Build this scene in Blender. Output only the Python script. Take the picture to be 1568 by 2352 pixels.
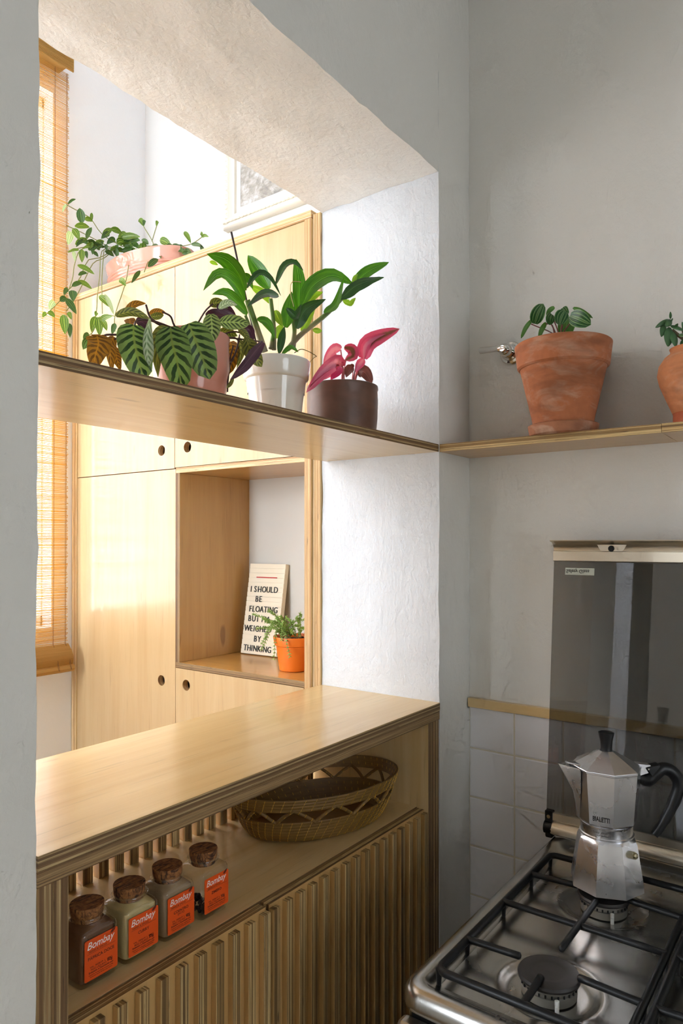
import bpy, math, random
from mathutils import Vector, noise as mnoise
random.seed(7)
for o in list(bpy.data.objects): bpy.data.objects.remove(o)
SC = bpy.context.scene
COL = SC.collection
PI = math.pi
Z = 1.44                      # eye height above the floor
# ------------------------------------------------------------------ camera
YAW, PITCH, FPX, CYP = math.radians(36.336), math.radians(.449), 1607.4, 1234.4
FWD = Vector((math.cos(PITCH)*math.cos(YAW), math.cos(PITCH)*math.sin(YAW), math.sin(PITCH)))
RGT = Vector((math.sin(YAW), -math.cos(YAW), 0))
UPV = RGT.cross(FWD)
cd = bpy.data.cameras.new('camera'); cam = bpy.data.objects.new('camera', cd); COL.objects.link(cam)
cam.location = (0, 0, Z)
cam.rotation_euler = (PI/2+PITCH, 0, YAW-PI/2)
cd.sensor_fit = 'VERTICAL'; cd.sensor_height = 36.0; cd.sensor_width = 24.0
cd.lens = FPX/2352*36.0
cd.shift_y = (CYP-1176)/2352
cd.clip_start = .02
SC.camera = cam
SC.view_settings.view_transform = 'Standard'; SC.view_settings.look = 'None'
SC.view_settings.exposure = 0.27; SC.view_settings.gamma = 1.0; SC.view_settings.use_curve_mapping = False
try:
    SC.cycles.use_denoising = True; SC.cycles.max_bounces = 6; SC.cycles.diffuse_bounces = 4
    SC.cycles.use_adaptive_sampling = True; SC.cycles.adaptive_threshold = .14; SC.cycles.adaptive_min_samples = 12
    SC.cycles.glossy_bounces = 3; SC.cycles.transparent_max_bounces = 12; SC.cycles.sample_clamp_indirect = 8
    SC.cycles.caustics_reflective = False; SC.cycles.caustics_refractive = False
except Exception: pass
# ------------------------------------------------------------------ sky and daylight through the windows
W = bpy.data.worlds.new('sky'); SC.world = W; W.use_nodes = True
bg = W.node_tree.nodes['Background']; bg.inputs[0].default_value = (.86, .93, 1, 1); bg.inputs[1].default_value = 4.0
def area(name, loc, rot, sx, sy, power, col):
    l = bpy.data.lights.new(name, 'AREA'); l.shape = 'RECTANGLE'; l.size = sx; l.size_y = sy; l.energy = power; l.color = col
    o = bpy.data.objects.new(name, l); o.location = loc; o.rotation_euler = rot; COL.objects.link(o); return o
# daylight of the far window (behind the blind), of the side window beyond and of the kitchen window behind the camera
area('daylight_far', (.35, 2.45, Z+.55), (-PI/2, 0, 0), 2.4, 1.8, 74, (.87, .935, 1))
area('daylight_side', (-2.1, 1.62, Z+.45), (0, -PI/2, 0), 1.6, .62, 56, (.84, .92, 1))
area('daylight_kitchen', (.07, -2.2, 1.4), (PI/2, 0, 0), 1.05, 1.3, 1.6, (.90, .945, 1))
# ------------------------------------------------------------------ helpers
def ray(px, py): return FWD+RGT*((px-784)/FPX)-UPV*((py-CYP)/FPX)
def at(px, py, Y):            # world point of a picture point on the upright plane y = Y
    d = ray(px, py); d = d*(Y/d.y); return Vector((d.x, d.y, Z+d.z))
def atx(px, py, X):
    d = ray(px, py); d = d*(X/d.x); return Vector((d.x, d.y, Z+d.z))
def org(o):
    v = Vector((0, 0, 0))
    while o: v += Vector(o.location); o = o.parent
    return v
def tag(o, label=None, cat=None, group=None, kind=None):
    if label: o['label'] = label
    if cat: o['category'] = cat
    if group: o['group'] = group
    if kind: o['kind'] = kind
    return o
def thing(name, loc, label, cat, group=None):
    o = bpy.data.objects.new(name, None); o.empty_display_size = .02; COL.objects.link(o); o.location = loc
    return tag(o, label, cat, group)
class MB:
    def __init__(s): s.v = []; s.f = []; s.m = []; s.uv = {}
    def quad(s, a, b, c, d, m=0):
        n = len(s.v); s.v += [Vector(a), Vector(b), Vector(c), Vector(d)]; s.f.append((n, n+1, n+2, n+3)); s.m.append(m); return s
    def box(s, lo, hi, m=0, tm=None):
        # tm = (axis, face material, edge material): plywood boards show veneer on the big faces and plies on the edges
        x0, y0, z0 = lo; x1, y1, z1 = hi; n = len(s.v)
        s.v += [Vector(p) for p in ((x0,y0,z0),(x1,y0,z0),(x1,y1,z0),(x0,y1,z0),(x0,y0,z1),(x1,y0,z1),(x1,y1,z1),(x0,y1,z1))]
        for fc, ax in (((0,3,2,1),2),((4,5,6,7),2),((0,1,5,4),1),((2,3,7,6),1),((1,2,6,5),0),((3,0,4,7),0)):
            s.f.append(tuple(n+i for i in fc)); s.m.append(m if tm is None else (tm[1] if ax == tm[0] else tm[2]))
        return s
    def rings(s, rs, m=0, close=True, cap0=True, cap1=True):
        n = len(s.v); k = len(rs[0])
        for r in rs: s.v += [Vector(p) for p in r]
        for i in range(len(rs)-1):
            for j in range(k if close else k-1):
                a = n+i*k+j; b = n+i*k+(j+1) % k
                s.f.append((a, b, b+k, a+k)); s.m.append(m)
        if cap0: s.f.append(tuple(n+j for j in reversed(range(k)))); s.m.append(m)
        if cap1: s.f.append(tuple(n+(len(rs)-1)*k+j for j in range(k))); s.m.append(m)
        return s
    def lathe(s, prof, c=(0, 0, 0), seg=40, m=0, sx=1, sy=1, cap0=True, cap1=True, rot=0):
        c = Vector(c); cr, sr = math.cos(rot), math.sin(rot)
        def pt(r, z, t):
            x, y = r*sx*math.cos(t), r*sy*math.sin(t); return c+Vector((x*cr-y*sr, x*sr+y*cr, z))
        return s.rings([[pt(r, z, 2*PI*j/seg) for j in range(seg)] for r, z in prof], m, True, cap0, cap1)
    def tube(s, pts, r, seg=8, m=0, flat=1.0, caps=True, nh=None):
        pts = [Vector(p) for p in pts]; rs = []; n = len(pts)
        if not hasattr(r, '__len__'): r = [r]*n
        prev = None
        for i, p in enumerate(pts):
            t = (pts[min(i+1, n-1)]-pts[max(i-1, 0)]).normalized()
            if prev is None:
                h = Vector(nh) if nh else (Vector((0, 0, 1)) if abs(t.z) < .9 else Vector((1, 0, 0)))
            else: h = prev
            u = (h-t*h.dot(t)).normalized(); w = t.cross(u); prev = u
            rs.append([p+u*(r[i]*math.cos(2*PI*j/seg))+w*(r[i]*flat*math.sin(2*PI*j/seg)) for j in range(seg)])
        return s.rings(rs, m, True, caps, caps)
    def cyl(s, a, b, r, seg=16, m=0, r2=None): return s.tube([a, b], [r, r if r2 is None else r2], seg, m)
    def build(s, name, mats, parent=None, loc=None, smooth=None, bevel=0, kind=None, label=None):
        me = bpy.data.meshes.new(name)
        base = Vector(loc) if loc is not None else org(parent)
        if loc is not None: vs = [tuple(p) for p in s.v]
        else: vs = [tuple(p-base) for p in s.v]
        me.from_pydata(vs, [], s.f)
        if not isinstance(mats, (list, tuple)): mats = [mats]
        for mt in mats: me.materials.append(mt)
        if len(mats) > 1: me.polygons.foreach_set('material_index', s.m)
        if s.uv:
            ul = me.uv_layers.new(name='UVMap')
            for lp in me.loops: ul.data[lp.index].uv = s.uv[lp.vertex_index]
        me.update()
        if smooth is not None:
            me.polygons.foreach_set('use_smooth', [True]*len(me.polygons))
            me.set_sharp_from_angle(angle=math.radians(smooth))
        o = bpy.data.objects.new(name, me); COL.objects.link(o)
        if parent: o.parent = parent
        if loc is not None: o.location = base-org(parent)
        if bevel:
            b = o.modifiers.new('bevel', 'BEVEL'); b.width = bevel; b.segments = 2; b.limit_method = 'ANGLE'
        tag(o, label, None, None, kind)
        return o
def inst(src, parent, loc):
    o = src.copy(); COL.objects.link(o); o.parent = parent; o.location = Vector(loc)-org(parent); return o
def spline(P, n):
    P = [Vector(p) for p in P]
    if len(P) == 2: return [P[0].lerp(P[1], i/(n-1)) for i in range(n)]
    Q = [P[0]*2-P[1]]+P+[P[-1]*2-P[-2]]; out = []; seg = len(P)-1
    for i in range(n):
        u = i/(n-1)*seg; k = min(int(u), seg-1); t = u-k; a, b, c, d = Q[k:k+4]
        out.append(.5*((2*b)+(c-a)*t+(2*a-5*b+4*c-d)*t*t+(3*b-a-3*c+d)*t**3))
    return out
# ------------------------------------------------------------------ materials
class NT:
    def __init__(s, name):
        s.mat = bpy.data.materials.new(name); s.mat.use_nodes = True; s.t = s.mat.node_tree; s.t.nodes.clear()
        s.out = s.t.nodes.new('ShaderNodeOutputMaterial')
    def n(s, typ, ins=None, **kw):
        nd = s.t.nodes.new(typ)
        for k, v in kw.items(): setattr(nd, k, v)
        for k, v in (ins or {}).items():
            sk = nd.inputs[k]
            if isinstance(v, bpy.types.NodeSocket): s.t.links.new(v, sk)
            else: sk.default_value = v
        return nd
    def math(s, op, a, b=0.0, c=None):
        d = {0: a, 1: b}
        if c is not None: d[2] = c
        return s.n('ShaderNodeMath', d, operation=op).outputs[0]
    def ramp(s, fac, stops, interp='LINEAR'):
        nd = s.n('ShaderNodeValToRGB', {0: fac}); cr = nd.color_ramp; cr.interpolation = interp
        while len(cr.elements) < len(stops): cr.elements.new(.5)
        for e, (p, c) in zip(cr.elements, stops): e.position = p; e.color = tuple(c)+(1,) if len(c) == 3 else c
        return nd.outputs[0]
    def mix(s, f, a, b, blend='MIX'):
        nd = s.n('ShaderNodeMix', data_type='RGBA', blend_type=blend)
        for k, v in ((0, f), (6, a), (7, b)):
            if isinstance(v, bpy.types.NodeSocket): s.t.links.new(v, nd.inputs[k])
            else: nd.inputs[k].default_value = v if k == 0 else tuple(v)+(1,)
        return nd.outputs[2]
    def coord(s, scale=(1, 1, 1), rnd=0.0, kind='Object'):
        c = s.n('ShaderNodeTexCoord').outputs[kind]
        if rnd:
            r = s.n('ShaderNodeObjectInfo').outputs['Random']
            c = s.n('ShaderNodeVectorMath', {0: c, 1: s.n('ShaderNodeCombineXYZ', {0: s.math('MULTIPLY', r, rnd), 1: s.math('MULTIPLY', r, rnd*.7), 2: s.math('MULTIPLY', r, rnd*.4)}).outputs[0]}, operation='ADD').outputs[0]
        return s.n('ShaderNodeMapping', {'Vector': c, 'Scale': scale}).outputs[0]
    def noise(s, vec, scale=5., detail=4., rough=.5, dist=0., col=False):
        nd = s.n('ShaderNodeTexNoise', {'Vector': vec, 'Scale': scale, 'Detail': detail, 'Roughness': rough, 'Distortion': dist})
        return nd.outputs[1 if col else 0]
    def bump(s, h, strength, dist, normal=None):
        d = {'Height': h, 'Strength': strength, 'Distance': dist}
        if normal is not None: d['Normal'] = normal
        return s.n('ShaderNodeBump', d).outputs[0]
    def pbr(s, col, rough=.5, metal=0., normal=None, **kw):
        d = {'Base Color': col if isinstance(col, bpy.types.NodeSocket) else tuple(col)+(1,), 'Roughness': rough, 'Metallic': metal}
        if normal is not None: d['Normal'] = normal
        d.update(kw)
        return s.n('ShaderNodeBsdfPrincipled', d).outputs[0]
    def done(s, sh):
        s.t.links.new(sh, s.out.inputs[0]); return s.mat
def lin(r, g, b):
    f = lambda c: ((c/255+.055)/1.055)**2.4 if c > 10 else c/255/12.92
    return (f(r), f(g), f(b))
def plain(name, rgb, rough=.5, metal=0., bump=0., bscale=200, var=0., **kw):
    t = NT(name); c = t.coord(rnd=3.)
    col = lin(*rgb)
    if var: col = t.mix(t.math('MULTIPLY', t.noise(c, 14, 5), 1.0), tuple(x*(1-var) for x in col), tuple(min(1, x*(1+var)) for x in col))
    nr = t.bump(t.noise(c, bscale, 3), bump, .001) if bump else None
    return t.done(t.pbr(col, rough, metal, nr, **kw))
def plaster(name, rgb, fine=.5, coarse=.5, streak=(1, 1, 1), dist=.004):
    t = NT(name); c = t.coord(streak)
    a = t.noise(c, 80, 5, .6, .25); b = t.noise(c, 9, 4, .5, .3)
    v = t.n('ShaderNodeTexVoronoi', {'Vector': t.coord(streak), 'Scale': 38.}, feature='SMOOTH_F1').outputs[0]
    nb = t.bump(b, coarse*.5, .01)
    nf = t.bump(t.math('ADD', a, t.math('MULTIPLY', v, .35)), fine, dist, nb)
    base = lin(*rgb)
    col = t.mix(t.noise(t.coord(), 2.3, 4), tuple(x*.95 for x in base), tuple(min(1, x*1.03) for x in base))
    spots = t.ramp(t.noise(t.coord(), 190, 1, .4), [(.0, (0, 0, 0)), (.24, (1, 1, 1))])
    col = t.mix(spots, tuple(x*.72 for x in base), col)
    return t.done(t.pbr(col, .78, 0, nf))
def ply_face(name, ax, light, dark, rough=.32, coat=.25, knots=True):
    t = NT(name); sc = [26., 26., 26.]; sc[ax] = 1.6
    c = t.coord(tuple(sc), rnd=5.)
    g = t.noise(c, 1., 6, .6, .7)
    f = t.ramp(g, [(.30, (0, 0, 0)), (.72, (1, 1, 1))])
    sc2 = [5., 5., 5.]; sc2[ax] = 1.1
    big = t.noise(t.coord(tuple(sc2), rnd=2.), 1., 3, .5, 1.2)
    col = t.mix(f, lin(*light), lin(*dark))
    col = t.mix(t.math('MULTIPLY', big, .55), col, tuple(x*.86 for x in lin(*light)))
    sc3 = [150., 150., 150.]; sc3[ax] = 8.
    fib = t.ramp(t.noise(t.coord(tuple(sc3), rnd=2.), 1., 3, .5), [(.60, (0, 0, 0)), (.8, (1, 1, 1))])
    col = t.mix(t.math('MULTIPLY', fib, .35), col, lin(*[x*.66 for x in dark]))
    if knots:
        sc4 = [30., 30., 30.]; sc4[ax] = 7.
        k = t.ramp(t.noise(t.coord(tuple(sc4), rnd=7.), 1., 2, .3), [(.735, (0, 0, 0)), (.80, (1, 1, 1))])
        col = t.mix(t.math('MULTIPLY', k, .6), col, lin(118, 74, 34))
    nr = t.bump(g, .08, .001)
    return t.done(t.pbr(col, rough, 0, nr, **{'Coat Weight': coat, 'Coat Roughness': .12}))
def ply_edge(name, ta, la, cols, pitch=.0024, seed=0., dark=.55):
    t = NT(name); c = t.coord(rnd=.37)
    sep = t.n('ShaderNodeSeparateXYZ', {0: c}).outputs
    sc = [9., 9., 9.]; sc[ta] = 30.
    wob = t.noise(t.coord(tuple(sc)), 1., 2)
    u = t.math('DIVIDE', t.math('ADD', sep[ta], t.math('MULTIPLY', wob, .0011)), pitch)
    idx = t.math('FLOOR', u); fr = t.math('FRACT', u)
    w = t.n('ShaderNodeTexWhiteNoise', {'W': t.math('ADD', idx, seed)}, noise_dimensions='1D').outputs[0]
    k = len(cols)
    col = t.ramp(w, [(i/k, lin(*q)) for i, q in enumerate(cols)], 'CONSTANT')
    s1 = [30., 30., 30.]; s1[ta] = 950.; s1[la] = 9.
    fib = t.noise(t.coord(tuple(s1), rnd=1.), 1., 4, .65)
    col = t.mix(t.ramp(fib, [(.38, (0, 0, 0)), (.7, (1, 1, 1))]), col, tuple(x*dark for x in lin(*cols[0])))
    s2 = [60., 60., 60.]; s2[ta] = 420.; s2[la] = 28.
    pits = t.ramp(t.noise(t.coord(tuple(s2), rnd=3.), 1., 2, .4), [(.70, (0, 0, 0)), (.76, (1, 1, 1))])
    col = t.mix(t.math('MULTIPLY', pits, .8), col, lin(52, 34, 18))
    line = t.ramp(fr, [(.0, (1, 1, 1)), (.10, (0, 0, 0)), (.93, (0, 0, 0)), (1., (1, 1, 1))])
    col = t.mix(t.math('MULTIPLY', line, .45), col, lin(84, 56, 30))
    nr = t.bump(t.math('ADD', fib, w), .35, .0008)
    return t.done(t.pbr(col, .6, 0, nr))
def glassy(name, tint, rough=.02, ior=1.45, boost=1.0):
    t = NT(name)
    fc = t.n('ShaderNodeLayerWeight', {0: .5}).outputs['Facing']; f0 = ((ior-1)/(ior+1))**2
    fr = t.math('ADD', t.math('MULTIPLY', t.math('POWER', fc, 5.), 1-f0), f0)
    if boost != 1: fr = t.math('MINIMUM', t.math('MULTIPLY', fr, boost), 1.)
    tr = t.n('ShaderNodeBsdfTransparent', {0: tuple(tint)+(1,)}).outputs[0]
    gl = t.n('ShaderNodeBsdfGlossy', {'Color': (1, 1, 1, 1), 'Roughness': rough}).outputs[0]
    return t.done(t.n('ShaderNodeMixShader', {0: fr, 1: tr, 2: gl}).outputs[0])
def leaf_mat(name, mode, a, b, rough=.35, trans=.3, back=None, c=None):
    t = NT(name); uv = t.n('ShaderNodeTexCoord').outputs['UV']
    sp = t.n('ShaderNodeSeparateXYZ', {0: uv}).outputs; u, v = sp[0], sp[1]
    e = t.math('MULTIPLY', t.math('ABSOLUTE', t.math('SUBTRACT', v, .5)), 2.)
    A, B = lin(*a), lin(*b); nz = t.noise(t.coord(rnd=4.), 60, 3)
    if mode == 'calathea':
        ph = t.math('SUBTRACT', t.math('MULTIPLY', u, 7.0), t.math('MULTIPLY', e, 1.5))
        ph = t.math('ADD', ph, t.math('MULTIPLY', nz, .7))
        s = t.math('SINE', t.math('MULTIPLY', ph, 2*PI))
        th = t.math('ADD', t.math('MULTIPLY', t.math('ABSOLUTE', t.math('SUBTRACT', e, .38)), 1.9), -.35)
        k = t.ramp(t.math('SUBTRACT', s, th), [(.0, (0, 0, 0)), (.18, (1, 1, 1))])
        rib = t.ramp(e, [(.0, (1, 1, 1)), (.10, (0, 0, 0))])
        col = t.mix(k, A, B); C = lin(*c) if c else tuple(x*1.4 for x in A)
        edge = t.ramp(e, [(.45, (0, 0, 0)), (.85, (1, 1, 1))])
        col = t.mix(t.math('MULTIPLY', edge, .4), col, tuple(x*.5 for x in A))
        col = t.mix(rib, col, C)
    elif mode == 'stripe':
        s = t.math('SINE', t.math('MULTIPLY', e, 15.))
        col = t.mix(t.ramp(s, [(.35, (0, 0, 0)), (.8, (1, 1, 1))]), A, B)
    elif mode == 'pink':
        k = t.ramp(t.math('ADD', e, t.math('MULTIPLY', nz, .5)), [(.45, (0, 0, 0)), (.8, (1, 1, 1))])
        col = t.mix(k, B, A)
    else:
        rib = t.ramp(e, [(.0, (1, 1, 1)), (.07, (0, 0, 0))]); nl = t.noise(t.n('ShaderNodeMapping', {'Vector': uv, 'Scale': (1.5, 9, 1)}).outputs[0], 1.5, 3)
        col = t.mix(t.ramp(nl, [(.3, (0, 0, 0)), (.7, (1, 1, 1))]), A, B); col = t.mix(t.math('MULTIPLY', rib, .6), col, tuple(min(1, x*1.9+.03) for x in B))
    if back:
        bf = t.n('ShaderNodeNewGeometry').outputs['Backfacing']
        col = t.mix(bf, col, lin(*back))
    nr = t.bump(t.math('ADD', t.math('MULTIPLY', t.math('SINE', t.math('MULTIPLY', e, 30.)), .3), nz), .15, .001)
    p = t.pbr(col, rough, 0, nr, **{'Specular IOR Level': .5})
    tl = t.n('ShaderNodeBsdfTranslucent', {0: t.mix(1., col, (1., 1., .55), 'MULTIPLY')}).outputs[0]
    return t.done(t.n('ShaderNodeMixShader', {0: trans, 1: p, 2: tl}).outputs[0])
def metal(name, rgb, rough=.3, brush=None, bs=.25, stain=0.):
    t = NT(name); col = lin(*rgb); nr = None; rg = rough
    if brush:
        c = t.coord(brush); h = t.noise(c, 1., 4, .6); nr = t.bump(h, bs, .0004)
    if stain:
        st = t.noise(t.coord(), 9, 5, .6, .6)
        rg = t.math('ADD', t.math('MULTIPLY', st, stain), rough-stain*.4)
        col = t.mix(t.ramp(st, [(.4, (0, 0, 0)), (.75, (1, 1, 1))]), col, tuple(x*.8 for x in col))
    return t.done(t.pbr(col, rg, 1., nr))

WHITE_REVEAL = plaster('rough_white_plaster', (208, 210, 213), .6, .5, (1, 1, .7), .005)
GREY_PLASTER = plaster('kitchen_wall_plaster', (222, 219, 212), .35, .8, (1, 1, .8), .003)
ROOM_PAINT = plaster('far_room_paint', (240, 241, 244), .12, .3)
EDG_D = [(126, 94, 58), (160, 126, 82), (110, 80, 48), (176, 144, 98), (138, 104, 66), (196, 168, 120), (120, 88, 56)]
EDG_L = [(196, 152, 100), (232, 200, 150), (178, 128, 80), (240, 214, 170), (208, 164, 110), (226, 190, 136)]
EDG_S = [(158, 124, 74), (206, 170, 112), (122, 90, 50), (220, 188, 130), (166, 130, 80), (92, 64, 34), (226, 196, 138)]
EDGE = {}
def edge(pal, ta, la):
    k = (pal, ta, la)
    if k not in EDGE: EDGE[k] = ply_edge('plywood_plies_'+'xyz'[ta]+'xyz'[la]+pal, ta, la, {'d': EDG_D, 'l': EDG_L, 's': EDG_S}[pal], .0017 if pal == 's' else .0026, len(EDGE)*3.7)
    return EDGE[k]
FACE = {}
def face(kind, ax):
    k = (kind, ax)
    if k not in FACE:
        pal = {'birch': ((228, 200, 148), (208, 168, 104)), 'pale': ((204, 174, 130), (188, 152, 104)), 'tan': ((204, 164, 104), (182, 138, 80)), 'honey': ((206, 158, 86), (184, 132, 66))}[kind]
        FACE[k] = ply_face('veneer_'+kind+'xyz'[ax], ax, *pal, rough=.30, coat=.6 if kind == 'pale' else .35)
    return FACE[k]
def ply(name, lo, hi, ta, ga, parent, kind='birch', pal='d', loc=None, label=None, bevel=.0006, kd=None):
    """A plywood board: thickness axis ta, veneer grain along ga."""
    la = [a for a in (0, 1, 2) if a != ta]
    ext = [hi[i]-lo[i] for i in range(3)]; l_ax = max(la, key=lambda i: ext[i])
    m = MB().box(lo, hi, 0, (ta, 0, 1))
    return m.build(name, [face(kind, ga), edge(pal, ta, l_ax)], parent, loc, bevel=bevel, label=label, kind=kd)
t = NT('cork'); n1 = t.noise(t.coord((1, 1, 1), rnd=9.), 160, 4, .6); n2 = t.noise(t.coord((40, 200, 60), rnd=9.), 1, 3, .6, 1.5)
CORK = t.mix(t.ramp(n1, [(.35, (0, 0, 0)), (.65, (1, 1, 1))]), lin(112, 70, 36), lin(170, 112, 62))
CORK = t.mix(t.ramp(n2, [(.5, (0, 0, 0)), (.62, (1, 1, 1))]), CORK, lin(64, 38, 22)); CORK = t.done(t.pbr(CORK, .85, 0, t.bump(n1, .6, .0015)))
BLACK = plain('black_enamel', (15, 15, 16), .4, bump=.1, bscale=300, **{'Specular IOR Level': .3})
BLACKPL = plain('black_plastic', (13, 13, 15), .38, **{'Specular IOR Level': .35})

def terracotta(name, rgb, bloom=.5):
    t = NT(name); c = t.coord((1, 1, 2.2)); n1 = t.noise(c, 13, 5, .6, .8); n2 = t.noise(t.coord(), 90, 4)
    col = t.mix(n2, lin(*[x*.86 for x in rgb]), lin(*rgb))
    col = t.mix(t.math('MULTIPLY', t.ramp(n1, [(.5, (0, 0, 0)), (.70, (1, 1, 1))]), bloom), col, lin(206, 180, 158))
    d = t.noise(t.coord((1, 1, 3)), 7, 4, .6, .4)
    col = t.mix(t.math('MULTIPLY', t.ramp(d, [(.46, (0, 0, 0)), (.62, (1, 1, 1))]), .65), col, lin(*[x*.66 for x in rgb]))
    return t.done(t.pbr(col, .82, 0, t.bump(n2, .35, .001)))
SOIL = plain('bark_soil', (52, 38, 28), .95, bump=1., bscale=120, var=.6)
STEEL = metal('brushed_stainless', (186, 184, 180), .24, (6, 420, 6), .12, .16)
ALU = metal('worn_aluminium', (222, 222, 226), .26, (160, 160, 30), .08, .22)
CHAMP = metal('champagne_aluminium', (206, 196, 178), .3, (300, 4, 300), .1)
CHROME = metal('chrome', (225, 222, 216), .08)
WHITEP = plain('white_frame_paint', (226, 220, 206), .5, bump=.3, bscale=60)

# ================================================================== THE ROOM
XL, XR, YF, YB, XB = .3958, 1.258, .68, .980, 1.396
ZF = Z+.7545; CEIL = 2.95
def rough_box(m, lo, hi, cell=.02, amp=.0022):
    lo, hi = Vector(lo), Vector(hi); idx = {}
    def V(p):
        k = tuple(round(c, 5) for c in p)
        if k not in idx:
            q = Vector(p); d = mnoise.noise_vector(q*14)*amp+mnoise.noise_vector(q*45)*(amp*.55); idx[k] = len(m.v); m.v.append(q+d)
        return idx[k]
    for ax in range(3):
        a, b = [i for i in range(3) if i != ax]
        na = max(1, int(round((hi[a]-lo[a])/cell))); nb = max(1, int(round((hi[b]-lo[b])/cell)))
        for side, s in ((lo[ax], 0), (hi[ax], 1)):
            for i in range(na):
                for j in range(nb):
                    q = []
                    for di, dj in ((0, 0), (1, 0), (1, 1), (0, 1)):
                        p = [0, 0, 0]; p[ax] = side; p[a] = lo[a]+(hi[a]-lo[a])*(i+di)/na; p[b] = lo[b]+(hi[b]-lo[b])*(j+dj)/nb; q.append(V(p))
                    if (s == 1) == (ax != 1): m.f.append(tuple(q)); m.m.append(0)
                    else: m.f.append(tuple(reversed(q))); m.m.append(0)
    return m
def struct(name, m, mat, parent=None, smooth=None, bevel=0): return m.build(name, mat, parent, smooth=smooth, bevel=bevel, kind='structure')
m = MB()
rough_box(m, (.14, YF, 0), (XL, YB, CEIL), .02, .0022)                 # pier left of the hatch
struct('wall_pier', m, GREY_PLASTER, smooth=40)
m = MB(); rough_box(m, (XR, YF, 0), (XB, YB, CEIL), .02, .0018)
# kitchen face and far face in wall paint, the reveal in rough white plaster
def two_sided(name, m, revealtest):
    o = m.build(name, [GREY_PLASTER, WHITE_REVEAL], None, smooth=40, kind='structure')
    for p in o.data.polygons:
        if revealtest(p): p.material_index = 1
    return o
two_sided('wall_return', m, lambda p: p.normal.x < -.7)
m = MB(); rough_box(m, (XL, YF, ZF), (XR, YB, CEIL), .02, .0035)
SOFFIT = plaster('rough_soffit_plaster', (238, 234, 227), .55, .8, (1, 1, 1), .0045)
o = m.build('wall_lintel', [GREY_PLASTER, SOFFIT], None, smooth=40, kind='structure')
for p in o.data.polygons:
    if p.normal.z < -.7: p.material_index = 1
struct('wall_middle', MB().box((-1.3, YF, 2.15), (.14, YB, CEIL)), GREY_PLASTER)
w_right = struct('wall_right', MB().box((XB, -1.9, 0), (XB+.1, YB, CEIL)), GREY_PLASTER)
struct('wall_left', MB().box((-1.4, -1.9, 0), (-1.3, YB, CEIL)), GREY_PLASTER)
# wall behind the camera with its window opening
kx0, kx1, kz0, kz1 = -.45, .6, .75, 2.05
struct('wall_behind', MB().box((-1.4, -2.0, 0), (XB+.1, -1.9, kz0)).box((-1.4, -2.0, kz1), (XB+.1, -1.9, CEIL)).box((-1.4, -2.0, kz0), (kx0, -1.9, kz1)).box((kx1, -2.0, kz0), (XB+.1, -1.9, kz1)), GREY_PLASTER)
# far room
XC, YW, XW = 1.248, 1.95, 1.52
wx0, wx1, wz0, wz1 = -.45, 1.179, Z-.2526, Z+1.36
PINKW = plaster('far_wall_paint', (232, 219, 208), .25, .5)
struct('wall_far', MB().box((-1.9, YW, 0), (XW+.1, YW+.12, wz0)).box((-1.9, YW, wz1), (XW+.1, YW+.12, 3.3)).box((-1.9, YW, wz0), (wx0, YW+.12, wz1)).box((wx1, YW, wz0), (XW+.1, YW+.12, wz1)), ROOM_PAINT)
struct('wall_side', MB().box((XW, YB, 0), (XW+.1, YW, 3.3)).box((XB, YB-.06, 0), (XW+.1, YB, 3.3)), plaster('room_paint_toned_down', (222, 220, 217), .12, .3))  # room paint darkened on the side wall to offset the strong side daylight
struct('wall_outer', MB().box((-2.0, YB, 0), (-1.9, YW+.12, Z-.4)).box((-2.0, YB, Z+1.25), (-1.9, YW+.12, 3.3)).box((-2.0, YB, Z-.4), (-1.9, YB+.34, Z+1.25)).box((-1.9, YB-.1, 0), (-1.3, YB, 3.3)), ROOM_PAINT)
FLOORM = NT('floor_boards'); c = FLOORM.coord((3, 40, 3)); fl = FLOORM.done(FLOORM.pbr(FLOORM.mix(FLOORM.noise(c, 1, 5), lin(188, 172, 152), lin(206, 192, 172)), .4))
struct('floor', MB().box((-2.0, -2.0, -.08), (1.62, 2.07, 0)), fl)
struct('ceiling', MB().box((-1.4, -2.0, CEIL), (XB+.1, YB, CEIL+.08)), ROOM_PAINT)
struct('ceiling_far', MB().box((-2.0, YB, 3.2), (1.62, 2.07, 3.28)).box((-2., YB-.06, CEIL+.08), (1.62, YB, 3.28)), ROOM_PAINT)
def window(name, mk, bars):
    root = tag(bpy.data.objects.new(name, None), kind='structure'); COL.objects.link(root)
    m = MB(); [m.box(*b) for b in bars]; m.build('window_frame', WHITEP, root, kind='structure')
    mk.build('pane', glassy('pane_'+name, (.97, .98, .98)), root, kind='structure')
y0, y1 = YW+.05, YW+.09
window('window_1', MB().quad((wx0, YW+.07, wz0), (wx1, YW+.07, wz0), (wx1, YW+.07, wz1), (wx0, YW+.07, wz1)),
       [((wx0, y0, wz0), (wx1, y1, wz0+.03)), ((wx0, y0, wz1-.03), (wx1, y1, wz1)), ((wx0, y0, wz0), (wx0+.03, y1, wz1)), ((wx1-.004, y0, wz0), (wx1, y1, wz1)), ((.36, y0, wz0), (.40, y1, wz1))])
window('window_2', MB().quad((kx0, -1.95, kz0), (kx1, -1.95, kz0), (kx1, -1.95, kz1), (kx0, -1.95, kz1)),
       [((kx0, -1.97, kz0), (kx1, -1.93, kz0+.04)), ((kx0, -1.97, kz1-.04), (kx1, -1.93, kz1)), ((kx0, -1.97, kz0), (kx0+.04, -1.93, kz1)), ((kx1-.04, -1.97, kz0), (kx1, -1.93, kz1)), ((.05, -1.97, kz0), (.09, -1.93, kz1))])
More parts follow.
